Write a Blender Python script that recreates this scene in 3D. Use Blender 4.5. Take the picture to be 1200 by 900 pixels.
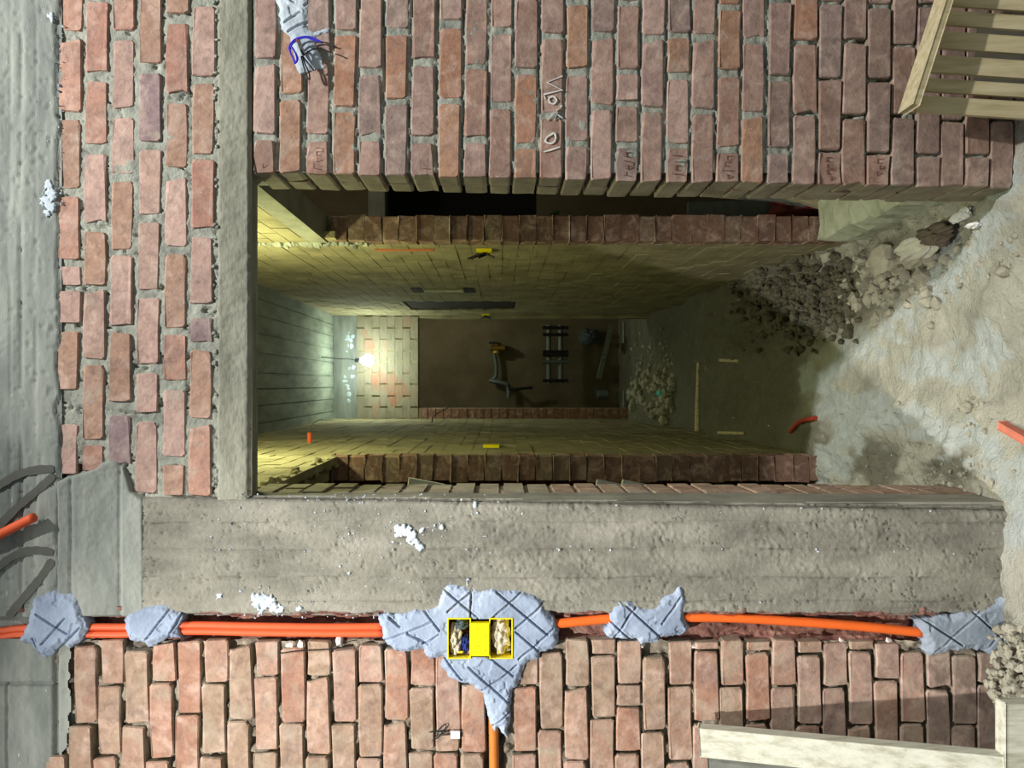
import bpy, bmesh, math, random
import numpy as np
from mathutils import Vector, Matrix

for o in list(bpy.data.objects):
    bpy.data.objects.remove(o)
SC = bpy.context.scene
COL = SC.collection
random.seed(7)

# ------------------------------------------------------------------ camera (phone held sideways: world up is picture left)
EYE = Vector((0.0, -2.06, 1.40))
FPX, CU, CV = 900.0, 585.0, 450.0
cd = bpy.data.cameras.new('camera')
cam = bpy.data.objects.new('camera', cd)
COL.objects.link(cam)
cd.sensor_fit = 'HORIZONTAL'
cd.sensor_width = 36.0
cd.lens = 36.0 * FPX / 1200.0
cd.shift_x = (600.0 - CU) / 1200.0
cd.clip_start = 0.02
cam.matrix_world = Matrix(((0, 1, 0, EYE.x), (0, 0, -1, EYE.y), (-1, 0, 0, EYE.z), (0, 0, 0, 1)))
SC.camera = cam

# ------------------------------------------------------------------ world, lamps, exposure
w = bpy.data.worlds.new('night')
SC.world = w
w.use_nodes = True
w.node_tree.nodes['Background'].inputs[0].default_value = (0.62, 0.68, 0.70, 1)
w.node_tree.nodes['Background'].inputs[1].default_value = 0.33


def lamp(name, kind, loc, power, col, radius, target=None, cone=None, blend=0.5):
    l = bpy.data.lights.new(name, kind)
    l.energy = power
    l.color = col
    l.shadow_soft_size = radius
    o = bpy.data.objects.new(name, l)
    COL.objects.link(o)
    o.location = loc
    if target is not None:
        o.rotation_euler = (Vector(target) - Vector(loc)).to_track_quat('-Z', 'Y').to_euler()
    if cone:
        l.spot_size = math.radians(cone)
        l.spot_blend = blend
    return o


lamp('site_floodlight', 'SPOT', (1.27, -1.9, 4.80), 830, (1.0, 0.98, 0.93), 0.05, (0.52, 0.0, 1.12), 65, 1.0)
lamp('work_light', 'SPOT', (-1.25, -2.6, 4.0), 890, (1.0, 0.96, 0.89), 0.045, (-1.15, 0.0, 1.32), 49, 0.9)

SC.view_settings.view_transform = 'Standard'
SC.view_settings.look = 'None'
SC.view_settings.exposure = 0.0
SC.view_settings.gamma = 1.0
SC.view_settings.use_curve_mapping = False


# ------------------------------------------------------------------ helpers
def P(u, v, y=0.0):
    """world point standing at depth y along the sight line of photo pixel (u, v)"""
    d = y - EYE.y
    return Vector(((CV - v) / FPX * d, y, EYE.z + (CU - u) / FPX * d))


def S(c):
    return tuple((x / 255 / 12.92 if x / 255 <= 0.04045 else ((x / 255 + 0.055) / 1.055) ** 2.4) for x in c)


def hsh(a, b, c, s):
    h = (a.astype(np.int64) * 374761393 + b.astype(np.int64) * 668265263 + c.astype(np.int64) * 2147483647 + s * 1442695041) & 0xFFFFFFFF
    h = ((h ^ (h >> 13)) * 1274126177) & 0xFFFFFFFF
    h = ((h ^ (h >> 16)) * 2246822519) & 0xFFFFFFFF
    return ((h ^ (h >> 15)) & 0xFFFFFF) / float(0xFFFFFF)


def vn(x, y, s=0):
    x = np.asarray(x, float)
    y = np.asarray(y, float)
    xi, yi = np.floor(x), np.floor(y)
    fx, fy = x - xi, y - yi
    fx = fx * fx * (3 - 2 * fx)
    fy = fy * fy * (3 - 2 * fy)
    z = np.zeros_like(xi)
    a, b = hsh(xi, yi, z, s), hsh(xi + 1, yi, z, s)
    c, d = hsh(xi, yi + 1, z, s), hsh(xi + 1, yi + 1, z, s)
    return (a * (1 - fx) + b * fx) * (1 - fy) + (c * (1 - fx) + d * fx) * fy


def fbm(x, y, s=0, o=4, g=0.5):
    t, a, n = 0, 1.0, 0.0
    for i in range(o):
        t = t + a * vn(np.asarray(x) * 2 ** i, np.asarray(y) * 2 ** i, s + i * 17)
        n += a
        a *= g
    return t / n


def sst(x, a, b):
    t = np.clip((x - a) / (b - a), 0, 1)
    return t * t * (3 - 2 * t)


def tag(o, label=None, cat=None, group=None, kind=None):
    if label:
        o['label'] = label
    if cat:
        o['category'] = cat
    if group:
        o['group'] = group
    if kind:
        o['kind'] = kind
    return o


def link(name, me, mat, parent=None, loc=(0, 0, 0)):
    o = bpy.data.objects.new(name, me)
    COL.objects.link(o)
    if mat is not None and me is not None and not me.materials:
        me.materials.append(mat)
    o.location = loc
    if parent is not None:
        o.parent = parent
        pl = Vector(parent.location)
        q = parent.parent
        while q is not None:
            pl += Vector(q.location)
            q = q.parent
        o.location = Vector(loc) - pl
    return o


def empty(name, loc):
    return link(name, None, None, None, loc)


def mesh(name, vs, fs, smooth=False):
    me = bpy.data.meshes.new(name)
    me.from_pydata([tuple(v) for v in vs], [], [tuple(f) for f in fs])
    if smooth:
        me.polygons.foreach_set('use_smooth', [True] * len(me.polygons))
    me.update()
    return me


def mk(name, vf, mat, parent=None, smooth=False, base=False):
    """one mesh object from world-space (verts, faces); origin at its centre, or at its base"""
    vs = np.array([tuple(v) for v in vf[0]], float)
    lo, hi = vs.min(0), vs.max(0)
    c = (lo + hi) / 2
    if base:
        c[2] = lo[2]
    return link(name, mesh(name, vs - c, vf[1], smooth), mat, parent, tuple(c))


def join(*parts):
    V, F = [], []
    for v, f in parts:
        n = len(V)
        V += [tuple(q) for q in v]
        F += [tuple(i + n for i in t) for t in f]
    return V, F


def box(x0, x1, y0, y1, z0, z1):
    v = [(x, y, z) for x in (x0, x1) for y in (y0, y1) for z in (z0, z1)]
    return v, [(0, 1, 3, 2), (4, 6, 7, 5), (0, 4, 5, 1), (2, 3, 7, 6), (0, 2, 6, 4), (1, 5, 7, 3)]


def beam(p0, p1, wdt, hgt, up=(0, -1, 0), bev=0.002, jit=0.0):
    """a bevelled timber between two points: wdt across, hgt along `up`"""
    p0, p1 = Vector(p0), Vector(p1)
    d = (p1 - p0)
    L = d.length
    d.normalize()
    upv = Vector(up)
    s = d.cross(upv).normalized()
    upv = s.cross(d).normalized()
    bm = bmesh.new()
    bmesh.ops.create_cube(bm, size=1.0)
    M = Matrix((s * wdt, d * L, upv * hgt)).transposed()
    c = (p0 + p1) / 2
    for vv in bm.verts:
        vv.co = M @ vv.co + c + Vector([random.uniform(-jit, jit) for _ in range(3)])
    if bev:
        bmesh.ops.bevel(bm, geom=list(bm.edges), offset=bev, segments=1, affect='EDGES', profile=0.5)
    bm.verts.index_update()
    r = [tuple(x.co) for x in bm.verts], [tuple(q.index for q in f.verts) for f in bm.faces]
    bm.free()
    return r


def tube(pts, r, n=10, cap=True, closed=False):
    pts = [Vector(p) for p in pts]
    V, F = [], []
    m = len(pts)
    nrm = None
    for i, p in enumerate(pts):
        a = pts[i - 1] if i else p
        b = pts[i + 1] if i < m - 1 else p
        t = (b - a).normalized()
        if nrm is None:
            nrm = t.orthogonal().normalized()
        nrm = (nrm - t * nrm.dot(t)).normalized()
        bn = t.cross(nrm)
        rr = r[i] if isinstance(r, (list, tuple)) else r
        for k in range(n):
            q = 2 * math.pi * k / n
            V.append(p + (nrm * math.cos(q) + bn * math.sin(q)) * rr)
    for i in range(m - 1):
        for k in range(n):
            F.append((i * n + k, i * n + (k + 1) % n, (i + 1) * n + (k + 1) % n, (i + 1) * n + k))
    if cap:
        F.append(tuple(range(n))[::-1])
        F.append(tuple((m - 1) * n + k for k in range(n)))
    return V, F


def curve_pts(ctrl, n=8):
    """Catmull-Rom through control points"""
    c = [Vector(p) for p in ctrl]
    c = [c[0] * 2 - c[1]] + c + [c[-1] * 2 - c[-2]]
    out = []
    for i in range(1, len(c) - 2):
        for k in range(n):
            t = k / n
            a, b, d, e = c[i - 1], c[i], c[i + 1], c[i + 2]
            out.append(0.5 * ((2 * b) + (d - a) * t + (2 * a - 5 * b + 4 * d - e) * t * t + (3 * b - a - 3 * d + e) * t ** 3))
    out.append(c[-2])
    return out


def ribbon(pts, wdt, y0, t=0.0012, jit=0.15, n=None):
    """a painted stroke lying in a wall plane, front at y0 - t"""
    pts = [Vector(p) for p in pts]
    V, F = [], []
    m = len(pts)
    for i, p in enumerate(pts):
        a = pts[i - 1] if i else p
        b = pts[i + 1] if i < m - 1 else p
        d = (b - a).normalized()
        s = Vector((d.z, 0, -d.x))
        h = wdt / 2 * (1 + random.uniform(-jit, jit)) * (0.7 if i in (0, m - 1) else 1)
        for q in (s * h, -s * h):
            V.append((p.x + q.x, y0 - t, p.z + q.z))
        for q in (s * h, -s * h):
            V.append((p.x + q.x * 1.05, y0 + t, p.z + q.z * 1.05))
    for i in range(m - 1):
        a, b = 4 * i, 4 * i + 4
        F += [(a, b, b + 1, a + 1), (a, a + 2, b + 2, b), (a + 1, b + 1, b + 3, a + 3)]
    return V, F


def rock(c, size, seed, n=1, flat=1.0):
    rng = random.Random(seed)
    bm = bmesh.new()
    bmesh.ops.create_icosphere(bm, subdivisions=n, radius=1.0)
    ax = [rng.uniform(0.7, 1.25) for _ in range(3)]
    planes = [(Vector((rng.gauss(0, 1), rng.gauss(0, 1), rng.gauss(0, 1))).normalized(), rng.uniform(0.55, 0.85)) for _ in range(7)]
    for vv in bm.verts:
        p = vv.co.copy()
        for nn, dd in planes:
            k = p.dot(nn)
            if k > dd:
                p -= nn * (k - dd)
        p += Vector([rng.uniform(-.06, .06) for _ in range(3)])
        vv.co = Vector((p.x * ax[0], p.y * ax[1], p.z * ax[2] * flat)) * size + Vector(c)
    bm.verts.index_update()
    r = [tuple(x.co) for x in bm.verts], [tuple(q.index for q in f.verts) for f in bm.faces]
    bm.free()
    return r


def crumple(c, size, seed, amp=0.35, n=3):
    rng = random.Random(seed)
    bm = bmesh.new()
    bmesh.ops.create_icosphere(bm, subdivisions=n, radius=1.0)
    dirs = [(Vector((rng.gauss(0, 1), rng.gauss(0, 1), rng.gauss(0, 1))).normalized(), rng.uniform(2.5, 7.5), rng.uniform(0, 6)) for _ in range(4)]
    for vv in bm.verts:
        p = vv.co.copy()
        k = sum(abs(math.sin(p.dot(d) * f + o)) for d, f, o in dirs) / len(dirs)
        q = p * (1 - amp + 1.3 * amp * k)
        vv.co = Vector((q.x * size[0], q.y * size[1], q.z * size[2])) + Vector(c)
    bm.verts.index_update()
    r = [tuple(x.co) for x in bm.verts], [tuple(q.index for q in f.verts) for f in bm.faces]
    bm.free()
    return r


def grid_mesh(name, X, Y, Z, mat, parent=None, mask=None, smooth=True, attrs=None, flip=False, base=False):
    """quad grid from 2-D arrays of coordinates; mask keeps cells"""
    a, b = X.shape
    idx = np.arange(a * b).reshape(a, b)
    q = np.stack([idx[:-1, :-1], idx[1:, :-1], idx[1:, 1:], idx[:-1, 1:]], -1).reshape(-1, 4)
    if flip:
        q = q[:, ::-1]
    if mask is not None:
        q = q[mask.reshape(-1)]
    V = np.stack([X, Y, Z], -1).reshape(-1, 3)
    used = np.unique(q)
    remap = np.zeros(a * b, int)
    remap[used] = np.arange(len(used))
    q = remap[q]
    V = V[used]
    lo, hi = V.min(0), V.max(0)
    c = (lo + hi) / 2
    if base:
        c[2] = lo[2]
    V = V - c
    me = bpy.data.meshes.new(name)
    me.vertices.add(len(V))
    me.vertices.foreach_set('co', V.astype(np.float32).ravel())
    me.loops.add(q.size)
    me.loops.foreach_set('vertex_index', q.astype(np.int32).ravel())
    me.polygons.add(len(q))
    me.polygons.foreach_set('loop_start', np.arange(0, q.size, 4, dtype=np.int32))
    me.polygons.foreach_set('loop_total', np.full(len(q), 4, np.int32))
    me.polygons.foreach_set('use_smooth', np.full(len(q), smooth, bool))
    me.update(calc_edges=True)
    me.validate()
    for k, arr in (attrs or {}).items():
        at = me.attributes.new(k, 'FLOAT', 'POINT')
        at.data.foreach_set('value', arr.reshape(-1)[used].astype(np.float32))
    return link(name, me, mat, parent, tuple(c))


def wall_grid(name, u0, u1, v0, v1, res, hf, mat, parent=None, mask=None, skirt=0.0, attrs=None):
    """displaced sheet in the wall plane; hf(u, v) gives metres towards the viewer; skirt turns the rim back into the wall"""
    nu, nv = max(2, int((u1 - u0) / res) + 1), max(2, int((v1 - v0) / res) + 1)
    uu, vv = np.meshgrid(np.linspace(u0, u1, nu), np.linspace(v0, v1, nv), indexing='ij')
    h = hf(uu, vv)
    if skirt:
        h = h.copy()
        h[0, :] = h[-1, :] = -skirt
        h[:, 0] = h[:, -1] = -skirt
    k = -EYE.y / FPX
    X = (CV - vv) * k
    Z = EYE.z + (CU - uu) * k
    m = None
    if mask is not None:
        m = mask((uu[:-1, :-1] + uu[1:, 1:]) / 2, (vv[:-1, :-1] + vv[1:, 1:]) / 2)
    at = {kk: ff(uu, vv) for kk, ff in attrs.items()} if attrs else None
    return grid_mesh(name, X, -h, Z, mat, parent, m, True, at, flip=False)


# ------------------------------------------------------------------ materials
def material(name, stops, scale=6.0, detail=6.0, bump=0.3, bscale=60.0, bdist=0.004, rough=0.92, stretch=(1, 1, 1), objcol=None,
             specks=None, dust=None, metallic=0.0, attr=None, emit=None, distort=0.0):
    m = bpy.data.materials.new(name)
    m.use_nodes = True
    nt = m.node_tree
    N, L = nt.nodes, nt.links
    bs = N['Principled BSDF']
    bs.inputs['Roughness'].default_value = rough
    bs.inputs['Metallic'].default_value = metallic
    bs.inputs['Specular IOR Level'].default_value = 0.25
    geo = N.new('ShaderNodeNewGeometry')
    mp = N.new('ShaderNodeMapping')
    mp.inputs['Scale'].default_value = stretch
    L.new(geo.outputs['Position'], mp.inputs['Vector'])

    def noise(sc, det=5.0, dis=0.0, vec=None):
        n = N.new('ShaderNodeTexNoise')
        n.inputs['Scale'].default_value = sc
        n.inputs['Detail'].default_value = det
        n.inputs['Roughness'].default_value = 0.6
        n.inputs['Distortion'].default_value = dis
        L.new(vec or mp.outputs[0], n.inputs['Vector'])
        return n.outputs['Fac']

    def off(d):
        a = N.new('ShaderNodeVectorMath')
        a.inputs[1].default_value = (d, d, d)
        L.new(mp.outputs[0], a.inputs[0])
        return a.outputs[0]

    def ramp(fac, st):
        r = N.new('ShaderNodeValToRGB')
        e = r.color_ramp.elements
        while len(e) < len(st):
            e.new(0.5)
        for el, (p, c) in zip(e, st):
            el.position = p
            el.color = (*c, 1)
        L.new(fac, r.inputs[0])
        return r.outputs[0]

    def mix(fac, a, b, mode='MIX'):
        x = N.new('ShaderNodeMix')
        x.data_type = 'RGBA'
        x.blend_type = mode
        if isinstance(fac, float):
            x.inputs[0].default_value = fac
        else:
            L.new(fac, x.inputs[0])
        for s, k in ((a, 6), (b, 7)):
            if isinstance(s, tuple):
                x.inputs[k].default_value = (*s, 1)
            else:
                L.new(s, x.inputs[k])
        return x.outputs[2]

    f = noise(scale, detail, distort)
    n = len(stops)
    col = ramp(f, [(0.32 + 0.36 * i / max(1, n - 1), c) for i, c in enumerate(stops)])
    if objcol:
        oi = N.new('ShaderNodeObjectInfo')
        col = mix(objcol, col, oi.outputs['Color'])
        col = mix(ramp(noise(scale * 1.7, 5, 0.8), [(0.48, (0, 0, 0)), (0.72, (0.62, 0.62, 0.62))]), col, S((206, 180, 166)))
        col = mix(ramp(noise(scale * 1.3, 5, 1.2, off(31)), [(0.50, (0, 0, 0)), (0.74, (0.6, 0.6, 0.6))]), col, S((122, 104, 100)))
        g = noise(scale * 5, 6, 0.6)
        col = mix(1.0, col, ramp(g, [(0.3, (0.74, 0.73, 0.72)), (0.5, (1, 1, 1)), (0.7, (1.14, 1.13, 1.12))]), 'MULTIPLY')
    if attr:
        for an, ac in attr:
            at = N.new('ShaderNodeAttribute')
            at.attribute_name = an
            col = mix(at.outputs['Fac'], col, ramp(noise(22, 6), [(0.35, tuple(q * 0.78 for q in ac)), (0.65, ac)]))
    if dust:
        dc, lo, hi, sc = dust
        col = mix(ramp(noise(sc, 7, 0.4), [(lo, (0, 0, 0)), (hi, (1, 1, 1))]), col, dc)
    if specks:
        sc, lo, c = specks
        col = mix(ramp(noise(sc, 3), [(lo, (0, 0, 0)), (lo + 0.04, (1, 1, 1))]), col, c)
    L.new(col, bs.inputs['Base Color'])
    if bump:
        b = N.new('ShaderNodeBump')
        b.inputs['Strength'].default_value = bump
        b.inputs['Distance'].default_value = bdist
        L.new(noise(bscale, 6), b.inputs['Height'])
        L.new(b.outputs[0], bs.inputs['Normal'])
    if emit:
        bs.inputs['Emission Color'].default_value = (*emit[0], 1)
        bs.inputs['Emission Strength'].default_value = emit[1]
    return m


def plain(name, c, rough=0.6, metallic=0.0, bump=0.0, var=0.15):
    c = S(c)
    return material(name, [tuple(q * (1 - var) for q in c), tuple(min(1, q * (1 + var)) for q in c)], scale=25, bump=bump, bscale=120, bdist=0.002, rough=rough, metallic=metallic)


GREY = S((150, 150, 140))
M_BRICK = material('red_brick', [S((150, 112, 96)), S((168, 126, 110)), S((180, 144, 130))], scale=9, bump=0.55, bscale=85, bdist=0.004, objcol=0.85,
                   dust=(S((176, 162, 148)), 0.56, 0.78, 16), specks=(150, 0.70, S((205, 195, 182))))
M_BRICKW = material('dusty_brick', [S((160, 118, 98)), S((182, 140, 118)), S((150, 108, 92))], scale=9, bump=0.5, bscale=85, bdist=0.004, objcol=0.75,
                    dust=(S((170, 158, 140)), 0.50, 0.8, 12), specks=(150, 0.70, S((205, 195, 182))))
M_MORTAR = material('grey_mortar', [S((122, 126, 118)), S((152, 155, 144)), S((172, 174, 162))], scale=18, bump=0.8, bscale=140, bdist=0.004)
M_SIDE = material('mortar_stained_brick', [S((124, 114, 98)), S((146, 136, 118)), S((160, 152, 134))], scale=14, bump=0.7, bscale=90, bdist=0.004)
M_JOINT = material('crumbling_joint', [S((96, 88, 80)), S((140, 130, 116)), S((166, 156, 140))], scale=22, bump=0.8, bscale=130, bdist=0.004)
M_CHASE = material('broken_brick', [S((104, 72, 64)), S((136, 96, 86)), S((160, 124, 112))], scale=20, bump=0.9, bscale=90, bdist=0.006, dust=(S((140, 122, 110)), 0.58, 0.75, 30))
M_BEAM = material('board_marked_concrete', [S((112, 118, 114)), S((138, 143, 137)), S((158, 162, 154))], scale=5, bump=0.6, bscale=200, bdist=0.002, detail=9, stretch=(0.5, 1, 2.4),
                  specks=(60, 0.71, S((190, 192, 186))))
M_COLUMN = material('rough_concrete', [S((114, 112, 103)), S((138, 136, 125)), S((156, 153, 142))], scale=7, bump=0.9, bscale=260, bdist=0.003, detail=9, stretch=(1.6, 1.6, 0.6),
                    specks=(70, 0.72, S((196, 194, 184))))
M_LINTEL = material('lintel_concrete', [S((120, 120, 108)), S((140, 140, 126)), S((156, 156, 142))], scale=8, bump=0.6, bscale=90, bdist=0.004, stretch=(0.5, 1, 1.5))
M_PLASTER = material('blue_grey_plaster', [S((128, 141, 162)), S((148, 162, 184)), S((166, 179, 198))], scale=7, bump=0.25, bscale=90, bdist=0.003)
M_PLASTERD = material('damp_grey_plaster', [S((120, 131, 144)), S((144, 155, 168)), S((158, 168, 178))], scale=7, bump=0.25, bscale=90, bdist=0.003)
M_PLASTERW = material('pale_plaster', [S((166, 178, 188)), S((188, 200, 210)), S((204, 214, 222))], scale=9, bump=0.4, bscale=90, bdist=0.003)
M_SAND = material('site_sand', [S((142, 140, 128)), S((170, 168, 154)), S((186, 184, 170))], scale=6, bump=0.9, bscale=80, bdist=0.016, detail=9,
                  attr=[('soil', S((98, 94, 80))), ('cement', S((184, 191, 188)))], specks=(45, 0.70, S((205, 205, 196))))
M_ROCK = material('rubble_stone', [S((128, 124, 110)), S((158, 154, 138)), S((176, 172, 156))], scale=14, bump=0.7, bscale=70, bdist=0.006)
M_IN_BRICK = material('dusty_hall_brick', [S((122, 116, 88)), S((148, 140, 108)), S((164, 156, 124))], scale=5, bump=0.8, bscale=50, bdist=0.006)
M_END_BRICK = material('hall_end_brick', [S((120, 96, 82)), S((142, 114, 98))], scale=12, bump=0.6, bscale=70, bdist=0.004, objcol=0.6)
M_CEIL = material('shuttered_ceiling', [S((108, 116, 104)), S((134, 142, 128)), S((150, 158, 142))], scale=6, bump=0.6, bscale=50, bdist=0.004, stretch=(2.2, 0.5, 1))
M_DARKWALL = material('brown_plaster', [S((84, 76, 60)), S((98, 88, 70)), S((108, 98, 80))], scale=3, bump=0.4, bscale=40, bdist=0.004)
M_WOOD = material('pale_timber', [S((170, 158, 122)), S((194, 182, 146)), S((208, 196, 162))], scale=7, bump=0.35, bscale=60, bdist=0.002, stretch=(9, 9, 0.7))
M_WOODW = material('whitewashed_timber', [S((170, 168, 150)), S((198, 198, 182)), S((212, 212, 198))], scale=9, bump=0.5, bscale=50, bdist=0.003, stretch=(6, 6, 1), dust=(S((150, 148, 120)), 0.60, 0.8, 22))
M_WOODG = material('grey_timber', [S((106, 108, 102)), S((126, 128, 120))], scale=9, bump=0.5, bscale=50, bdist=0.003, stretch=(6, 6, 1))
M_ORANGE = plain('orange_conduit', (228, 98, 58), 0.45, var=0.05)
M_ORANGE2 = plain('deep_orange_conduit', (236, 108, 44), 0.45, var=0.05)
M_AMBER = plain('amber_conduit', (196, 116, 48), 0.45, var=0.08)
M_YELLOW = plain('yellow_plastic', (244, 226, 20), 0.4, var=0.03)
M_PAPER = plain('cement_bag_paper', (192, 182, 160), 0.9, bump=0.1, var=0.06)
M_BLUE = plain('blue_wire', (52, 48, 190), 0.4, var=0.05)
M_CLOTH = plain('blue_cloth', (36, 52, 130), 0.9, var=0.1)
M_GREYCLOTH = plain('dark_grey_cloth', (72, 84, 88), 0.9, var=0.1)
M_RED = plain('red_plastic', (190, 50, 46), 0.5)
M_BLACK = plain('black_plastic', (32, 32, 34), 0.5)
M_GREYP = plain('grey_tape', (78, 76, 78), 0.7)
M_CHALK = plain('white_chalk', (226, 224, 218), 0.95, var=0.05)
M_SPRAY = plain('faded_black_spray', (92, 94, 88), 0.95, var=0.12)
M_STAMP = plain('stamp_shade', (122, 84, 72), 0.95)  # darker brick tone paints in the shade of the pressed letters
M_WHITE = plain('white_plastic', (222, 224, 222), 0.5, var=0.04)
M_STEEL = plain('dull_steel', (108, 116, 118), 0.5, 0.6)
M_BRASS = plain('brass', (150, 120, 60), 0.4, 0.8)
M_TURQ = plain('turquoise_plastic', (70, 200, 184), 0.4)
M_BULB = material('lit_bulb', [(1, 1, 1), (1, 1, 1)], bump=0, emit=((0.86, 1.0, 0.92), 60))
M_BULB2 = material('lit_yellow_bulb', [(1, 1, 1), (1, 1, 1)], bump=0, emit=((1.0, 0.92, 0.5), 40))
M_VOID = plain('painted_unlit_dark', (30, 28, 26), 0.95)  # near-black colour stands in for missing light

K = -EYE.y / FPX            # metres per pixel in the wall plane

# ------------------------------------------------------------------ brick kit
BH, BL, BD = 0.0585, 0.20, 0.095


def brick_mesh(seed, corner=0.006):
    rng = random.Random(seed)
    hx, hz = BL / 2, BH / 2
    c = corner
    o = [(-hx, -hz + c), (-hx + c, -hz), (0, -hz), (hx - c, -hz), (hx, -hz + c), (hx, hz - c), (hx - c, hz), (0, hz), (-hx + c, hz), (-hx, hz - c)]
    j = [(x + rng.uniform(-.0032, .0032), z + rng.uniform(-.002, .002)) for x, z in o]
    if rng.random() < 0.35:                                   # a chipped corner
        k = rng.choice([0, 4, 5, 9])
        x, z = j[k]
        j[k] = (x * rng.uniform(.90, .96), z * 0.8)
    V = [(x * 0.972, rng.uniform(-.0018, .0018), z * 0.90) for x, z in j]
    V += [(x, 0.0045, z) for x, z in j]
    V += [(x, BD, z) for x, z in j]
    F = [tuple(range(10))]
    for r in (0, 10):
        for k in range(10):
            F.append((r + (k + 1) % 10, r + k, r + 10 + k, r + 10 + (k + 1) % 10))
    me = mesh('brick', V, F)
    me.materials.append(None)
    me.materials.append(None)
    me.polygons.foreach_set('material_index', [0] * 11 + [1] * (len(F) - 11))
    return me


BRICKS = [brick_mesh(i) for i in range(14)]
PAL_TOP = [(174, 148, 136), (164, 134, 116), (174, 136, 120), (162, 132, 114), (178, 150, 140), (166, 126, 112), (140, 124, 128), (184, 156, 146)]
PAL_RIGHT = [(162, 136, 124), (154, 124, 110), (168, 132, 108), (154, 130, 122), (150, 124, 112), (178, 152, 142), (168, 126, 102), (142, 126, 120)]
PAL_LOW = [(148, 128, 118), (152, 130, 120), (142, 124, 116), (152, 124, 110)]
PAL_LEFT = [(160, 134, 118), (150, 130, 112), (164, 136, 124), (154, 126, 110), (144, 128, 110), (158, 120, 102)]
n_brick = [0]


def brick(parent, u0, u1, v0, v1, pal, mat, slope=0.0, depth=0.095, y=None, mats=None, flat=False):
    """a brick whose face fills the pixel rectangle in the wall plane"""
    me = BRICKS[n_brick[0] % len(BRICKS)]
    n_brick[0] += 1
    o = bpy.data.objects.new('brick', me)
    COL.objects.link(o)
    for sl_, mt_ in zip(o.material_slots, (mat, M_SIDE)):
        sl_.link = 'OBJECT'
        sl_.material = mt_
    c = P((u0 + u1) / 2, (v0 + v1) / 2, 0)
    c.y = random.uniform(-.0042, -.0002) if y is None else y
    o.parent = parent
    o.location = c - Vector(parent.location)
    flip = random.random() < 0.5
    o.scale = ((v1 - v0) * K / BL, depth / BD, (u1 - u0) * K / BH)
    o.rotation_euler = (0, math.atan(slope) + random.uniform(-.006, .006) + (0 if flat else 0), 0)
    k = random.uniform(0.9, 1.1)
    p = S(random.choice(pal))
    o.color = (p[0] * k, p[1] * k, p[2] * k, 1)
    return o


# ================================================================== FRONT WALL: right-hand brick wall (top of the picture)
def vj(u):
    return 203 + (u - 300) * 0.0195


wr = mk('wall_right', join(box(0.575, 2.6, 0.035, 0.165, 0.0, 3.2), box(0.60, 2.6, 0.03, 0.165, -0.1, 0.0)), M_MORTAR, base=True)
tag(wr, 'red brick wall with smeared grey mortar and chalk writing beside the doorway', 'wall', kind='structure')


USTART = [298.5, 329, 360.5, 391.5, 421.5, 452, 483.5, 515, 545.5, 575, 604, 634.5, 664, 693.5, 723, 752.5, 782.5, 812, 841.5, 870.5, 901, 930.5, 960, 988.5, 1017, 1046.5, 1075.5, 1104, 1133, 1162, 1191, 1220]


def h_right(u, v):
    a = fbm(u / 9, v / 9, 3, 4)
    b = fbm(u / 3.0, v / 3.0, 9, 2)
    low = sst(u, 880, 1020)
    ph = np.mod(np.interp(u - 0.8 + v * 0.012, USTART, np.arange(32) * 30.0), 30.0)
    gate = fbm(u / 30, v / 14, 27, 3)
    crack = np.exp(-((ph - 27.0) / 0.9) ** 2) * sst(gate, .50, .56) + np.exp(-((ph - 29.0) / 0.9) ** 2) * sst(1 - gate, .50, .56)
    h = -0.0026 + (a - 0.5) * 0.010 + (b - 0.5) * 0.003
    h = np.minimum(h, 0.0005) - crack * 0.013
    return h - low * (0.006 + 0.02 * sst(fbm(u / 14, v / 14, 21, 3), 0.45, 0.6))


wall_grid('mortar', 297, 1240, -300, 202, 2.0, h_right, M_MORTAR, wr, mask=lambda u, v: v < vj(u) - 3)

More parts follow.
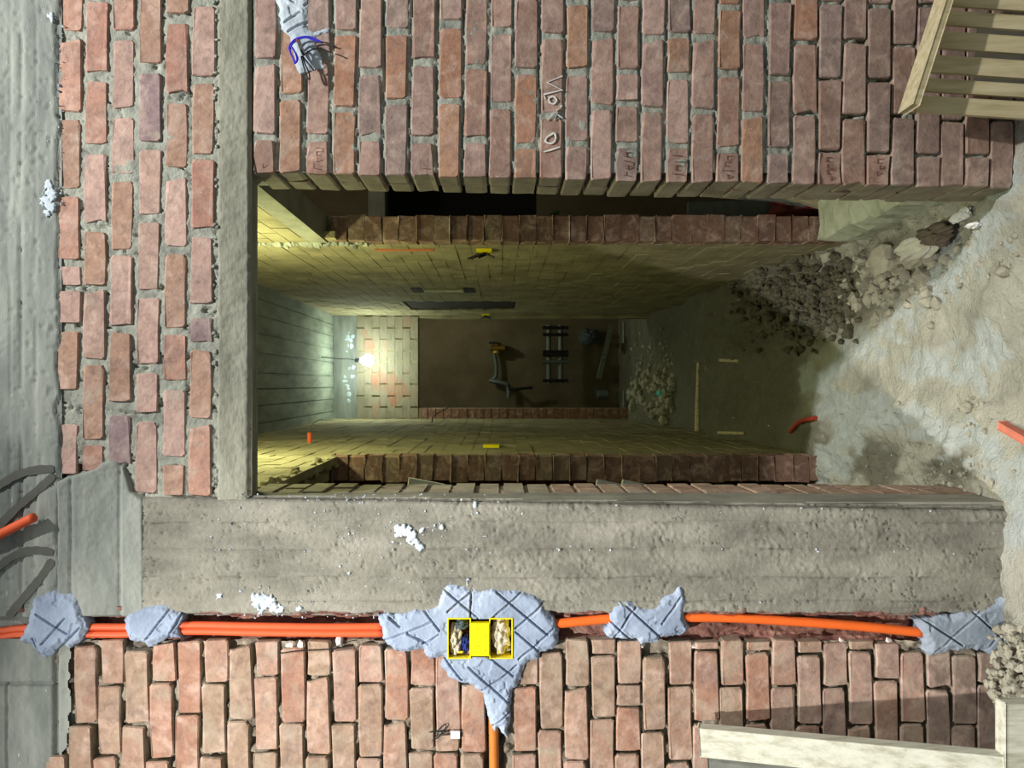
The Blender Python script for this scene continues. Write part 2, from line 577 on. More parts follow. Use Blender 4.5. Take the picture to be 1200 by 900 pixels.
RJ = [[-18, 72, 161], [-62, 27, 114], [-22, 66, 161], [-50, 38, 128], [-6, 85, 163], [-52, 37, 119], [-14, 74, 164], [-62, 28, 119], [-12, 78, 165],
      [-50, 36, 124], [-5, 84, 170], [-46, 43, 135], [2, 85, 169], [-48, 40, 126], [4, 84, 121, 170], [-44, 44, 129], [-46, 42, 90, 171], [-44, 43, 131],
      [8, 86, 176], [-42, 48, 134], [0, 91, 176], [-40, 50, 135], [2, 92, 177], [-40, 49, 137], [7, 94, 180], [-38, 52, 137], [5, 96, 182], [-36, 54, 141],
      [6, 98, 183], [-36, 56, 141], [5, 96, 180], [-36, 56, 142]]
STAMPED = {0, 2, 6, 14, 16, 18, 22, 24, 28}
for i, js in enumerate(RJ):
    u = USTART[i]
    pal = PAL_RIGHT if i < 20 else (PAL_RIGHT + PAL_LOW if i < 23 else PAL_LOW)
    end = vj(u + 13)
    edges = [js[0] - 88 * q for q in (3, 2, 1)] + js + [end + 3.2]
    for a, b in zip(edges[:-1], edges[1:]):
        last = b > end
        g = 3.4 if i < 21 else 2.0
        header = last and (b - a) < 60
        sl = 2.6 / 200
        mid = (a + b) / 2
        du = 0.8 - mid * 0.012
        uw = random.uniform(24.6, 26.2) if i < 21 else random.uniform(26, 27.6)
        o = brick(wr, u + du, u + du + uw, a + g + random.uniform(-.8, .8), b - (3.2 if last else g) + random.uniform(-.8, .8), pal, M_BRICK, 0.012,
                  depth=0.172 if header else (0.082 if last else 0.095))
        if last and not header:        # the brick behind it, seen on the reveal
            q = brick(wr, u + du, u + du + uw, end - 42, end - 0.6, pal, M_BRICK, 0.012, depth=0.082, y=0.090)
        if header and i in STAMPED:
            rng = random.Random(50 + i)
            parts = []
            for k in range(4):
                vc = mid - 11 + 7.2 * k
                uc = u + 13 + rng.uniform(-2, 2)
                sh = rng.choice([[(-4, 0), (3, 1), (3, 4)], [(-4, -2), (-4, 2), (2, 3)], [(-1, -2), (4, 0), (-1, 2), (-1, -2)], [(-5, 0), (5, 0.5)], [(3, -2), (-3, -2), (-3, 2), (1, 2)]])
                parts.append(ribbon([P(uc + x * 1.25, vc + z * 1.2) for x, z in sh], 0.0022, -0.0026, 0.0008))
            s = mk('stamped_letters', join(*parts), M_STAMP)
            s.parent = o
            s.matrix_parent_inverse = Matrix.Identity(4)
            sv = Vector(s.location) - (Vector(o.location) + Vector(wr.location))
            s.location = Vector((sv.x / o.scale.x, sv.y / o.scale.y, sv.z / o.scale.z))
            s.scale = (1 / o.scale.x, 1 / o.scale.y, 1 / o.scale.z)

# chalk writing
strokes = [[(659, 90), (641, 97.5), (659, 106.5), (637, 111.5), (639, 117)],
           [(648, 113.5), (652, 118), (649, 122.5), (644, 121), (643, 116), (648, 113.5)],
           [(658, 124), (656.5, 127)],
           [(641, 142), (649, 131)], [(645, 138), (655, 128)], [(649, 142), (653, 132)], [(653, 135), (659, 139)],
           [(649.5, 156), (651, 162), (648.5, 167.5), (644, 168.8), (639, 166.5), (641, 161.5), (649.5, 156)],
           [(636.7, 178.7), (645, 176.5), (656, 173)]]
mk('chalk_writing', join(*[ribbon(curve_pts([P(*p) for p in s], 4) if len(s) > 5 else [P(*p) for p in s], 0.0042 if k not in (3, 4, 5, 6) else 0.0028, -0.0050, 0.0012, 0.25) for k, s in enumerate(strokes)]), M_CHALK, wr)

# ================================================================== brick panel over the doorway (left of the picture)
wt = mk('wall_top', box(-0.45, 0.63, 0.045, 0.165, 2.10, 2.62), M_MORTAR, base=True)
tag(wt, 'red brick panel between the concrete beam and the door lintel', 'wall', kind='structure')
box_r = mk('infill', box(0.40, 2.6, 0.045, 0.165, 2.155, 2.62), M_MORTAR, wt)


def h_top(u, v):
    a = fbm(u / 9, v / 9, 33, 4)
    h = -0.0024 + (a - 0.5) * 0.008 + (fbm(u / 3, v / 3, 35, 2) - .5) * 0.003
    crack = sst(fbm(u / 40, v / 26, 39, 3), 0.50, 0.515) * (1 - sst(fbm(u / 40, v / 26, 39, 3), 0.515, 0.53))
    return np.minimum(h, 0.0002) - crack * 0.012


wall_grid('mortar', 64, 256, -300, 584, 2.0, h_top, M_MORTAR, wt, mask=lambda u, v: (v < 545) | (u > 136))
TOPB = {0: (69, [(-146, -58), (-50, 36), (46, 131), (141, 221), (230, 305), (312, 334), (341, 378), (388, 457), (497, 556)]),
        1: (100, [(-90, -6), (2, 86), (95, 170), (181, 262), (272, 334), (340, 421), (429, 515), (522, 552)]),
        2: (131.5, [(-130, -52), (-44, 36), (46, 128), (138, 204), (213, 292), (300, 383), (390, 472), (487, 545)]),
        3: (163, [(-100, -12), (-6, 75), (85, 166), (175, 251), (260, 340), (349, 427), (437, 484), (495, 578)]),
        4: (194.5, [(-66, 17), (28, 110), (121, 196), (208, 289), (299, 384), (392, 446), (456, 535), (545, 580)]),
        5: (225.5, [(-90, -2), (8, 90), (98, 180), (187, 269), (278, 357), (373, 401), (411, 490), (498, 581)])}
for i, (u, bl) in TOPB.items():
    bl = [(bl[0][0] - 92 * q, bl[0][0] - 92 * q + 83) for q in (2, 1)] + bl
    for a, b in bl:
        mid = (a + b) / 2
        du = 1.2 - mid * 0.0095
        if i == 0 and a > 300 and a < 345:
            du += 2
        brick(wt, u + du, u + du + random.uniform(25.2, 27.0), a, b, PAL_TOP, M_BRICK, 0.0095)

# ================================================================== concrete beam, column, lintel
bmo = mk('concrete_beam', join(box(-2.6, 2.6, 0.012, 0.30, 2.585, 3.2), box(-2.6, -0.84, 0.02, 0.2, 2.5, 2.6)), M_BEAM, base=True)
tag(bmo, 'grey board-marked concrete beam with faded black spray strokes above the brick panel', 'beam', kind='structure')


def h_beam(u, v):
    e = 66 + 5 * (fbm(v / 30, v * 0 + 3, 5, 4) - 0.5) * 2
    h = 0.003 + (fbm(u / 10, v / 40, 7, 4) - 0.5) * 0.004 + (fbm(u / 2.6, v / 5, 8, 3) - .5) * 0.0016
    for ub, wd, dp in ((26, 2.2, 0.006), (13, 1.6, 0.003), (44, 1.6, 0.003)):
        un = ub + 4 * (fbm(v / 160, v * 0, 6, 3) - 0.5)
        h = h - dp * np.exp(-((u - un) / wd) ** 2) * sst(fbm(v / 70, v * 0 + ub, 4, 2), 0.35, 0.5)
        h = h + 0.002 * (u > un)
    h = h - 0.004 * sst(fbm(u / 5, v / 6, 55, 3), 0.68, 0.74)
    return h - 0.007 * sst(u, e + 1, e + 4)


wall_grid('board_marked_face', -160, 73, -300, 722, 2.2, h_beam, M_BEAM, bmo)


def h_beam2(u, v):
    h = 0.004 + (fbm(u / 10, v / 10, 17, 4) - 0.5) * 0.006
    h = h - 0.010 * np.exp(-((v - 801) / 2.0) ** 2) * (u < 66) - 0.008 * np.exp(-((u - 9) / 1.5) ** 2) * (v > 800) - 0.012 * np.exp(-((u - 65) / 2.5) ** 2) * sst(v, 745, 775)
    return h - 0.02 * (u > 65) * (v < 2000) * 0.3


wall_grid('lower_face', -160, 84, 748, 1010, 1.2, h_beam2, M_BEAM, bmo, mask=lambda u, v: u < 80 + 5 * (fbm(v / 12, v * 0, 18, 3) - .5) * 2 - 14 * sst(v, 870, 895))
SP = [[(-20, 578), (5, 566), (25, 555), (48, 550), (66, 549)], [(66, 556), (50, 571), (25, 592), (-5, 622)], [(-20, 682), (0, 664), (20, 650), (42, 644), (65, 647)],
      [(64, 655), (50, 676), (30, 700), (12, 722)]]
mk('spray_mark', join(*[ribbon(curve_pts([P(*p) for p in s], 6), 0.021, -0.0098, 0.0012, 0.12) for s in SP]), M_SPRAY, bmo)

co = mk('concrete_column', join(box(-0.612, -0.335, 0.01, 0.13, -0.15, 2.36), box(-0.62, -0.42, 0.03, 0.30, 2.30, 2.60)), M_COLUMN, base=True)
tag(co, 'rough grey concrete column standing along the left side of the doorway', 'column', kind='structure')


def v_in(u):
    return 583 + (u - 300) * 0.0155


def h_col(u, v):
    r = (fbm(u / 20, v / 10, 11, 5, 0.6) - 0.5) * 0.005 + (fbm(u / 40, v / 1.8, 22, 3) - .5) * 0.0028 + (fbm(u / 2.1, v / 2.1, 23, 2) - .5) * 0.0026
    patchy = sst(fbm(u / 70, v / 30, 24, 3), .42, .58) * sst(u, 380, 560)
    pop = sst(fbm(u / 4.5, v / 4.0, 12, 4), 0.50, 0.66) * 0.0022 * patchy
    crk = np.abs(fbm(u / 10, v / 9, 13, 3) - .5)
    pit = (1 - sst(crk, 0.004, 0.016)) * 0.005 * sst(fbm(u / 26, v / 22, 25, 2), .50, .58)
    h = 0.010 + r + pop - pit
    for vb, tw in ((612, 0), (643, .0018), (676, -.001), (704, .0012)):
        vc = vb + 4 * (fbm(u / 140, u * 0 + vb, 14, 3) - .5)
        gate = sst(fbm(u / 34, u * 0 + vb, 15, 3), 0.40, 0.52)
        h = h - 0.0065 * np.exp(-((v - vc) / 1.1) ** 2) * gate + 0.003 * np.exp(-((v - vc + 2.4) / 1.0) ** 2) * gate + tw * (v > vc)
    dv = v - (v_in(u) + 1.5 * (fbm(u / 8, u * 0, 16, 3) - .5))
    h = h - 0.016 * (1 - sst(dv, -0.5, 4))
    dv2 = 719 + 6 * (fbm(u / 14, u * 0 + 9, 19, 4) - .5) - v
    h = h - 0.035 * (1 - sst(dv2, -1.0, 3))
    return h


wall_grid('rough_face', 169, 1230, 576, 724, 1.7, h_col, M_COLUMN, co, mask=lambda u, v: v > v_in(u) - 2.5)


def h_chead(u, v):
    h = 0.004 + (fbm(u / 30, v / 30, 41, 3) - .5) * 0.008 + (fbm(u / 3, v / 3, 43, 2) - .5) * 0.003
    for ub in (85, 142):
        h = h - 0.006 * np.exp(-((u - ub) / 1.8) ** 2)
    h = h + 0.004 * sst(u, 140, 146)
    return h


CH = [(66, 562), (85, 555), (100, 551), (112, 547), (120, 540), (130, 537), (140, 539), (148, 546), (152, 556), (155, 566), (157, 574), (166, 580), (172, 584), (173, 724), (66, 724)]


def in_poly(poly, u, v):
    ins = np.zeros(u.shape, bool)
    n = len(poly)
    for i in range(n):
        (x0, y0), (x1, y1) = poly[i], poly[(i + 1) % n]
        c = (y0 > v) != (y1 > v)
        with np.errstate(divide='ignore', invalid='ignore'):
            xx = (x1 - x0) * (v - y0) / (y1 - y0 + 1e-12) + x0
        ins ^= c & (u < xx)
    return ins


def seg_dist(u, v, a, b):
    ax, ay, bx, by = *a, *b
    dx, dy = bx - ax, by - ay
    t = np.clip(((u - ax) * dx + (v - ay) * dy) / (dx * dx + dy * dy + 1e-9), 0, 1)
    return np.hypot(u - ax - t * dx, v - ay - t * dy)


def poly_dist(poly, u, v):
    d = np.full(u.shape, 1e9)
    for i in range(len(poly)):
        d = np.minimum(d, seg_dist(u, v, poly[i], poly[(i + 1) % len(poly)]))
    return d


wall_grid('column_head', 64, 176, 534, 726, 1.8, lambda u, v: h_chead(u, v) + 0.004 - 0.02 * (1 - sst(np.where(in_poly(CH, u, v), poly_dist(CH, u, v), 0), 0, 4)), M_BEAM, co,
          mask=lambda u, v: in_poly(CH, u, v))
# side of the column that faces the opening
side = []
us = np.linspace(200, 1215, 160)
ys = np.linspace(-0.004, 0.13, 9)
UU, YY = np.meshgrid(us, ys, indexing='ij')
front = (CV - v_in(UU)) * K
backx = (CV - 577.5) / FPX * (0.13 - EYE.y)
T = np.clip(YY / 0.13, 0, 1)
XX = front * (1 - T) + np.where(UU > 900, backx - (UU - 900) * 2e-5, backx) * T + (fbm(UU / 12, YY * 60, 61, 4) - .5) * 0.006
grid_mesh('side_face', XX, YY, EYE.z + (CU - UU) * K, M_COLUMN, co, flip=True)
mk('core', box(-0.60, -0.318, 0.012, 0.13, -0.15, 2.12), M_COLUMN, co)
# white splashes on the column
def splash(name, spots, y0, mat, parent, seed, thr=0.5):
    us_ = [q[0] for q in spots]
    vs_ = [q[1] for q in spots]

    def f(u, v):
        k = np.zeros(u.shape)
        for a, b, r in spots:
            k = np.maximum(k, 1 - np.hypot(u - a, v - b) / (r * 1.5))
        return k + (fbm(u / 3.2, v / 3.2, seed, 3) - .5) * 1.1

    def hf(u, v):
        return y0 + 0.004 * sst(f(u, v), 0.28, 0.6) - 0.006 * (f(u, v) < 0.32)
    return tag(wall_grid(name, min(us_) - 12, max(us_) + 12, min(vs_) - 12, max(vs_) + 12, 0.9, hf, mat, parent, lambda u, v: f(u, v) > 0.28), 'white plaster splashes', kind='stuff')


rng = random.Random(4)
splash('plaster_splash', [(470, 620, 6), (477, 623, 7), (484, 628, 6), (489, 634, 6), (492, 639, 5), (480, 631, 4), (495, 621, 3), (474, 616, 3), (466, 626, 3), (518, 617, 3), (510, 615, 2)], 0.0125, M_PLASTERW, co, 501)
splash('plaster_splash', [(303, 703, 7), (309, 700, 7), (316, 704, 9), (323, 709, 7), (311, 708, 7), (330, 713, 5), (300, 698, 4)], 0.0125, M_PLASTERW, co, 503)
splash('plaster_splash', [(557, 590, 4), (560, 600, 2), (400, 662, 2), (410, 670, 2), (260, 697, 3), (352, 712, 3)], 0.0125, M_PLASTERW, co, 505)
splash('plaster_splash', [(60, 218, 6), (62, 228, 8), (57, 236, 7), (63, 244, 6), (58, 250, 5), (62, 20, 4), (64, 26, 3)], 0.009, M_PLASTERW, bmo, 507)
fl = []
for k in range(40):
    u, v = rng.uniform(560, 1120), rng.choice([596, 598, 643, 644, 704]) + rng.gauss(0, 2.5)
    p = P(u, v)
    fl.append(rock((p.x, -0.010, p.z), rng.uniform(.6, 1.9) * K, k, 1))
tag(mk('lime_specks', join(*fl), M_PLASTERW, co), 'white lime specks', kind='stuff')

li = mk('door_lintel', box(-0.31, 2.6, 0.004, 0.084, 2.078, 2.15), M_LINTEL, base=True)
tag(li, 'plain grey concrete lintel over the doorway with open air behind it', 'lintel', kind='structure')


def h_lin(u, v):
    h = 0.004 + (fbm(u / 12, v / 12, 71, 4) - .5) * 0.006 + (fbm(u / 2.5, v / 2.5, 73, 2) - .5) * 0.003
    h = h - 0.012 * (1 - sst(u - 254 - 3 * (fbm(v / 10, v * 0, 75, 3) - .5), -1, 3))
    return h - 0.010 * sst(u + v * 0.003, 291.5, 294)


wall_grid('lintel_face', 251, 294.5, -300, 586, 1.8, h_lin, M_LINTEL, li)
fl = []
rng = random.Random(12)
for k in range(40):
    v = rng.uniform(-20, 575)
    p = P(255 + rng.gauss(0, 1.5) - v * 0.006, v)
    fl.append(rock((p.x, -0.003, p.z), rng.uniform(1.5, 3.6) * K, k + 90, 1))
tag(mk('mortar_lumps', join(*fl), M_MORTAR, li), None, kind='stuff')

# ================================================================== left brick wall (bottom of the picture) with the cable chase
wl = mk('wall_left', join(box(-2.6, -0.60, 0.09, 0.19, -0.15, 2.5)), M_JOINT, base=True)
tag(wl, 'dry-jointed brick wall below the cable chase left of the concrete column', 'wall', kind='structure')


def h_left(u, v):
    h = -0.024 + (fbm(u / 8, v / 8, 81, 4) - .5) * 0.02
    lump = sst(fbm(u / 16, v / 16, 83, 3), 0.52, 0.62)
    h = h + lump * 0.016
    groove = (1 - sst(np.abs(u - 577), 11, 15)) * sst(v, 800, 815)
    return np.minimum(h, -0.001) - groove * 0.03


wall_grid('mortar', 50, 1215, 752, 1150, 2.2, h_left, M_JOINT, wl)


def h_chase(u, v):
    h = -0.034 + (fbm(u / 22, v / 9, 91, 4) - .5) * 0.04 + (fbm(u / 5, v / 4, 93, 3) - .5) * 0.014
    return h + 0.035 * (1 - sst(v, 717, 726)) + 0.012 * sst(v, 746, 753)


ch = wall_grid('chase_bed', -60, 1100, 710, 753, 1.9, h_chase, M_CHASE, wl)
LJ = {0: [757, 849], 1: [748, 803, 886], 2: [762, 850], 3: [752, 800, 890], 4: [750, 837], 5: [749, 801, 886], 6: [756, 845], 7: [750, 792, 881], 8: [758, 847],
      9: [750, 793, 886], 10: [760, 847], 11: [755, 801, 888], 12: [760, 845], 13: [753, 805, 880], 14: [766, 860, 882], 15: [757, 798, 883], 17: [765, 804, 883],
      18: [764, 856], 19: [748, 805, 892], 20: [748, 767, 842], 21: [750, 802, 828, 883], 22: [770, 857], 23: [750, 804, 893], 24: [751, 762, 848], 25: [749, 804, 893],
      26: [751, 764, 848], 27: [748, 805, 893], 28: [750, 766, 850], 29: [752, 806, 893], 30: [750, 763, 850], 31: [752, 797, 890], 32: [764, 848], 33: [752, 808, 895],
      34: [766, 850], 35: [763, 802, 890], 36: [773, 811, 892]}
for i, js in LJ.items():
    u = 88 + 30.26 * i
    js = list(js)
    while js[-1] < 1080:
        js.append(js[-1] + 88)
    for a, b in zip(js[:-1], js[1:]):
        g = random.uniform(1.2, 2.6)
        du = 0.5 - ((a + b) / 2 - 770) * 0.06 * max(0.25, 1 - i / 12)
        wid = random.uniform(26.4, 28.0)
        if i == 16:
            continue
        brick(wl, u + du, u + du + wid, a + 1.4, b - g, PAL_LEFT if i < 27 else (PAL_LEFT[1:5] + PAL_LOW if i < 33 else [(122, 114, 108), (116, 110, 104), (128, 116, 108)]), M_BRICKW, -0.022, depth=0.085)
brick(wl, 53, 78, 884, 960, PAL_LEFT, M_BRICKW, -0.02, depth=0.085)
# ragged brick fragments on both lips of the chase
for k in range(34):
    u = 112 + k * 28 + random.uniform(-8, 8)
    if u > 1075 or 440 < u < 660 or 700 < u < 810 or 140 < u < 220:
        continue
    v = random.uniform(719, 724)
    p = P(u, v)
    vf = rock((p.x, 0.022, p.z), 0.013, 300 + k, 1)
    q = np.array(vf[0])
    q[:, 2] = p.z + (q[:, 2] - p.z) * random.uniform(1.4, 2.6)
    q[:, 0] = p.x + (q[:, 0] - p.x) * 0.6
    mk('brick_fragment', ([tuple(x) for x in q], vf[1]), M_CHASE, wl)
for k, (u, v) in enumerate([(339, 757), (397, 752), (352, 759), (1120 - 190, 757), (990, 757), (1045, 756), (868, 757), (752, 757), (812, 757), (575 + 30, 770)]):
    p = P(u, v)
    mk('brick_fragment', rock((p.x, 0.014, p.z), 0.017, 700 + k, 1), M_BRICKW, wl)


# ================================================================== plaster patches scored with a trowel
def patch(label, poly, lines, mat, t=0.016, holes=(), res=0.85, ld=0.012, lw=0.70):
    us_, vs_ = [p[0] for p in poly], [p[1] for p in poly]
    s = int(us_[0] * 3 + vs_[0])

    def warp(u, v):
        return u + 7 * (fbm(u / 9, v / 9, s, 4, .6) - .5), v + 7 * (fbm(u / 9, v / 9, s + 5, 4, .6) - .5)

    def hf(u, v):
        a, b = warp(u, v)
        d = np.where(in_poly(poly, a, b), poly_dist(poly, a, b), 0)
        h = t * (0.35 + 0.65 * sst(d, 0, 9)) + (fbm(u / 22, v / 22, s + 9, 4) - .5) * 0.006 + (fbm(u / 4, v / 4, s + 11, 3) - .5) * 0.0014
        tear = sst(fbm(u / 15, v / 15, s + 20, 3), 0.63, 0.66)
        h = h - tear * 0.003
        h = h - 0.034 * (1 - sst(d, 0.0, 1.6))
        for a_, b_ in lines:
            wob = 2.2 * (fbm(u / 18, v / 18, s + 31, 2) - .5)
            dd = seg_dist(u + wob, v + wob, a_, b_)
            h = h - ld * (1 - sst(dd, 0.35, lw + 0.5)) + 0.0008 * np.exp(-((dd - 2.4) / 0.8) ** 2)
        return h

    def mask(u, v):
        a, b = warp(u, v)
        m = in_poly(poly, a, b)
        for (x0, x1, y0, y1) in holes:
            m &= ~((u > x0) & (u < x1) & (v > y0) & (v < y1))
        return m

    o = wall_grid('plaster_patch', min(us_) - 6, max(us_) + 6, min(vs_) - 6, max(vs_) + 6, res, hf, mat, None, mask)
    return tag(o, label, 'plaster patch')


patch('blue-grey plaster blob scored with a cross, overlapping the end of the concrete beam',
      [(25, 745), (35, 725), (42, 700), (60, 690), (78, 691), (95, 699), (101, 715), (108, 735), (100, 752), (86, 759), (78, 754), (66, 766), (55, 772), (45, 766), (38, 756), (25, 751)],
      [((47, 718), (83, 740)), ((80, 722), (53, 752)), ((97, 733), (73, 758)), ((43, 745), (50, 765))], M_PLASTER, 0.020)
patch('small blue-grey plaster blob with two slanting cuts beside the column head',
      [(146, 725), (155, 715), (170, 707), (195, 705), (210, 711), (219, 720), (212, 735), (216, 750), (200, 748), (186, 754), (175, 759), (165, 753), (152, 750), (147, 736)],
      [((203, 711), (174, 748)), ((214, 718), (200, 746))], M_PLASTER, 0.020)
patch('large blue-grey plaster patch criss-crossed with cuts, surrounding the yellow box',
      [(443, 718), (455, 714), (462, 718), (480, 710), (500, 708), (510, 706), (513, 690), (517, 683), (545, 681), (560, 688), (575, 685), (585, 688), (610, 687), (626, 693), (639, 703),
       (641, 712), (651, 725), (656, 736), (656, 752), (646, 762), (635, 764), (632, 771), (616, 778), (612, 795), (603, 808), (600, 830), (598, 850), (594, 866), (589, 860), (584, 852), (578, 858),
       (573, 850), (567, 824), (565, 812), (555, 805), (545, 800), (538, 798), (523, 790), (516, 780), (519, 771), (503, 772), (495, 760), (478, 765), (462, 762), (455, 755), (447, 745)],
      [((518, 687), (560, 722)), ((554, 690), (525, 715)), ((552.5, 690), (551, 722)), ((582, 692), (642, 742)), ((612, 692), (577, 722)), ((636, 706), (604, 734)), ((604, 738), (630, 760)),
       ((648, 735), (608, 770)), ((520, 768), (542, 795)), ((550, 780), (597, 822)), ((570, 765), (602, 790)), ((606, 777), (565, 807)), ((598, 832), (577, 850)), ((457, 722), (470, 733)),
       ((478, 740), (502, 752)), ((507, 726), (450, 750)), ((515, 741), (496, 752)), ((493, 707), (516, 737))], M_PLASTER, 0.020, holes=[(525, 600.5, 722.5, 767.5)])
patch('blue-grey plaster blob with a raised horn and crossed cuts over the orange conduit',
      [(707, 741), (713, 725), (715, 710), (725, 703), (735, 701), (755, 707), (768, 705), (773, 695), (785, 691), (788, 684), (797, 681), (803, 690), (805, 705), (803, 722), (808, 733), (800, 743),
       (785, 745), (775, 748), (768, 753), (750, 755), (745, 749), (712, 748)],
      [((727, 703), (773, 745)), ((748, 704), (718, 748)), ((715, 727), (738, 748)), ((796, 698), (775, 730))], M_PLASTER, 0.020)
patch('wide dull grey plaster patch with long diagonal cuts at the foot of the column',
      [(1075, 731), (1069, 727), (1085, 722), (1110, 719), (1120, 715), (1133, 712), (1150, 708), (1165, 698), (1175, 688), (1190, 685), (1218, 683), (1222, 745), (1192, 741), (1184, 752), (1174, 768),
       (1160, 769), (1150, 763), (1140, 760), (1125, 762), (1115, 763), (1100, 765), (1088, 769), (1084, 760), (1078, 745)],
      [((1080, 725), (1125, 755)), ((1092, 764), (1170, 693)), ((1137, 716), (1180, 755)), ((1170, 693), (1202, 738)), ((1150, 760), (1186, 720)), ((1192, 714), (1203, 703))], M_PLASTERD, 0.018)
patch('pale plaster strip with parallel cuts and wires on the brick wall above the doorway',
      [(320, -40), (321, 3), (326, 11), (326, 26), (330, 37), (339, 46), (342, 60), (345, 72), (346, 82), (352, 89), (362, 88), (375, 82), (386, 80), (380, 74), (377, 62), (371, 53), (373, 44), (387, 40),
       (386, 31), (369, 37), (363, 34), (366, 28), (362, 14), (364, -10), (364, -40)],
      [((334, 28), (353, 15)), ((338, 38), (361, 26)), ((368, 82), (357, 69)), ((358, 8), (366, 2)), ((341, 2), (346, 4))], M_PLASTERW, 0.009)

# ================================================================== yellow twin box with stuffed paper
bx = empty('electrical_box', P(563, 745, -0.02))
tag(bx, 'bright yellow twin electrical back box set in the large plaster patch', 'electrical box')


def rim(u0, u1, v0, v1, yf, yb, t=1.8):
    a, b = P(u0, v0), P(u1, v1)
    x0, x1, z0, z1 = b.x, a.x, b.z, a.z
    s = t * K
    return join(box(x0, x1, yf, yb, z1 - s, z1), box(x0, x1, yf, yb, z0, z0 + s), box(x0, x0 + s, yf, yb, z0 + s, z1 - s), box(x1 - s, x1, yf, yb, z0 + s, z1 - s))


for (a, b) in ((525, 552), (573.5, 600.5)):
    r_ = mk('box_shell', rim(a, b, 721.5, 768.5, -0.023, 0.040, 1.15), M_YELLOW, bx)
    pa, pb = P(a, 722.5), P(b, 767.5)
    mk('box_back', box(pb.x, pa.x, 0.036, 0.040, pb.z, pa.z), M_BLACK, r_)
    p = P((a + b) / 2, 762)
    mk('fixing_lug', box(p.x - .0025, p.x + .0025, -0.015, 0.0, p.z - 0.008, p.z + 0.008), M_YELLOW, r_)
pa, pb = P(552, 726), P(574, 764)
mk('bridge_plate', beam((pa.x / 2 + pb.x / 2, -0.024, pa.z), (pa.x / 2 + pb.x / 2, -0.024, pb.z), abs(pa.x - pb.x), 0.012, bev=0.002), M_YELLOW, bx)
for k, (u, v) in enumerate(((559, 733), (568, 741), (560, 753), (568, 758))):
    p = P(u, v)
    mk('dimple', tube([(p.x, -0.0295, p.z), (p.x, -0.032, p.z)], 0.0022, 8), M_YELLOW, bx)
for k, (u, v, sx, sz, mt, lab, cat) in enumerate([
        (587, 743, 0.052, 0.027, M_PAPER, 'crumpled beige paper filling the whole box opening nearer the floor', 'paper'),
        (534, 749, 0.044, 0.019, M_PAPER, 'crumpled beige paper wedged beside the blue cloth in the yellow box', 'paper'),
        (546, 754, 0.026, 0.012, M_CLOTH, 'scrap of dark blue cloth stuffed in the yellow box', 'cloth'),
        (541, 731, 0.014, 0.022, M_GREYCLOTH, 'dark grey rag in the corner of the yellow box opening', 'cloth')]):
    p = P(u, v)
    tag(mk('crumpled_paper' if cat == 'paper' else 'cloth_scrap', crumple((p.x, 0.000, p.z), (sx, 0.024, sz), 40 + k, 0.62, 4), mt), lab, cat)

# ================================================================== conduits
def conduit(label, pts, r, mat, name='conduit', cat='conduit'):
    o = mk(name, tube(curve_pts(pts, 8), r, 12), mat, smooth=True)
    return tag(o, label, cat)


def chase_pt(u, v, y=0.006):
    p = P(u, v)
    return (p.x, y, p.z)


conduit('orange conduit of the close pair in the chase, the one nearer the column', [chase_pt(u, v) for u, v in ((-40, 741), (0, 740), (28, 737), (110, 735.5), (147, 735.5), (215, 733), (300, 734.5), (380, 735.5), (450, 735))], 0.0095, M_ORANGE)
conduit('orange conduit of the close pair in the chase, the one nearer the bricks', [chase_pt(u, v) for u, v in ((-40, 749), (0, 747), (28, 744), (110, 744), (147, 744), (215, 740.5), (300, 742), (380, 743), (450, 743))], 0.0095, M_ORANGE)
conduit('single orange conduit running from the yellow box down to the foot patch', [chase_pt(u, v) for u, v in ((640, 733), (660, 731), (710, 726), (760, 723), (805, 724), (850, 724.5), (900, 727), (1000, 734), (1085, 742.5))], 0.0125, M_ORANGE2)
conduit('amber conduit leaving the plaster patch sideways in a groove', [chase_pt(u, v, 0.010) for u, v in ((578, 830), (578.5, 860), (579, 900), (579, 980))], 0.0135, M_AMBER)
a_ = P(-30, 641, -0.03)
b_ = P(40, 606, -0.036)
cs = conduit('cut orange conduit stub poking out of the concrete beam', [(a_.x, 0.02, a_.z), (a_.x, -0.02, a_.z), tuple(P(10, 621, -0.028)), tuple(b_)], 0.0125, M_ORANGE)

# wires at the top patch
bw = mk('blue_wire', join(*[tube(curve_pts([P(*p, -0.025 - 0.006 * k) for p in s], 6), 0.0022, 6) for k, s in enumerate([
    [(340, 52), (346, 46), (356, 43), (366, 44), (378, 50)], [(340, 54), (348, 47), (358, 44), (368, 47), (376, 49)], [(340, 52), (339, 58), (343, 67), (346, 74), (349, 68), (344, 58), (340, 53)],
    [(343, 50), (340, 60), (346, 73)], [(341, 54), (346, 62), (348, 71), (345, 75)]])]), M_BLUE)
tag(bw, 'coil of blue wire looped over the pale plaster strip', 'wire')
tie = mk('grey_strip', beam(P(349.5, 47, -0.034), P(356.5, 65, -0.034), 0.010, 0.003, bev=0), M_GREYP)
tag(tie, 'dark grey strip of tape tied among the blue wires', 'tape')
bl = mk('black_wire', join(*[tube(curve_pts([P(*p, -0.026) for p in s], 6), 0.0019, 6) for s in [
    [(353, 66), (356, 78), (360, 90), (363, 93), (362, 85), (357, 74), (355, 67), (353, 66)], [(356, 64), (366, 58), (376, 57), (388, 62)]]]), M_BLACK)
tag(bl, 'looped black wire hanging on the pale plaster strip', 'wire')
tag(mk('red_connector', beam(P(347, 47, -0.032), P(351, 51, -0.032), 0.005, 0.005, bev=0.001), M_RED), 'tiny red connector among the blue wires', 'connector')
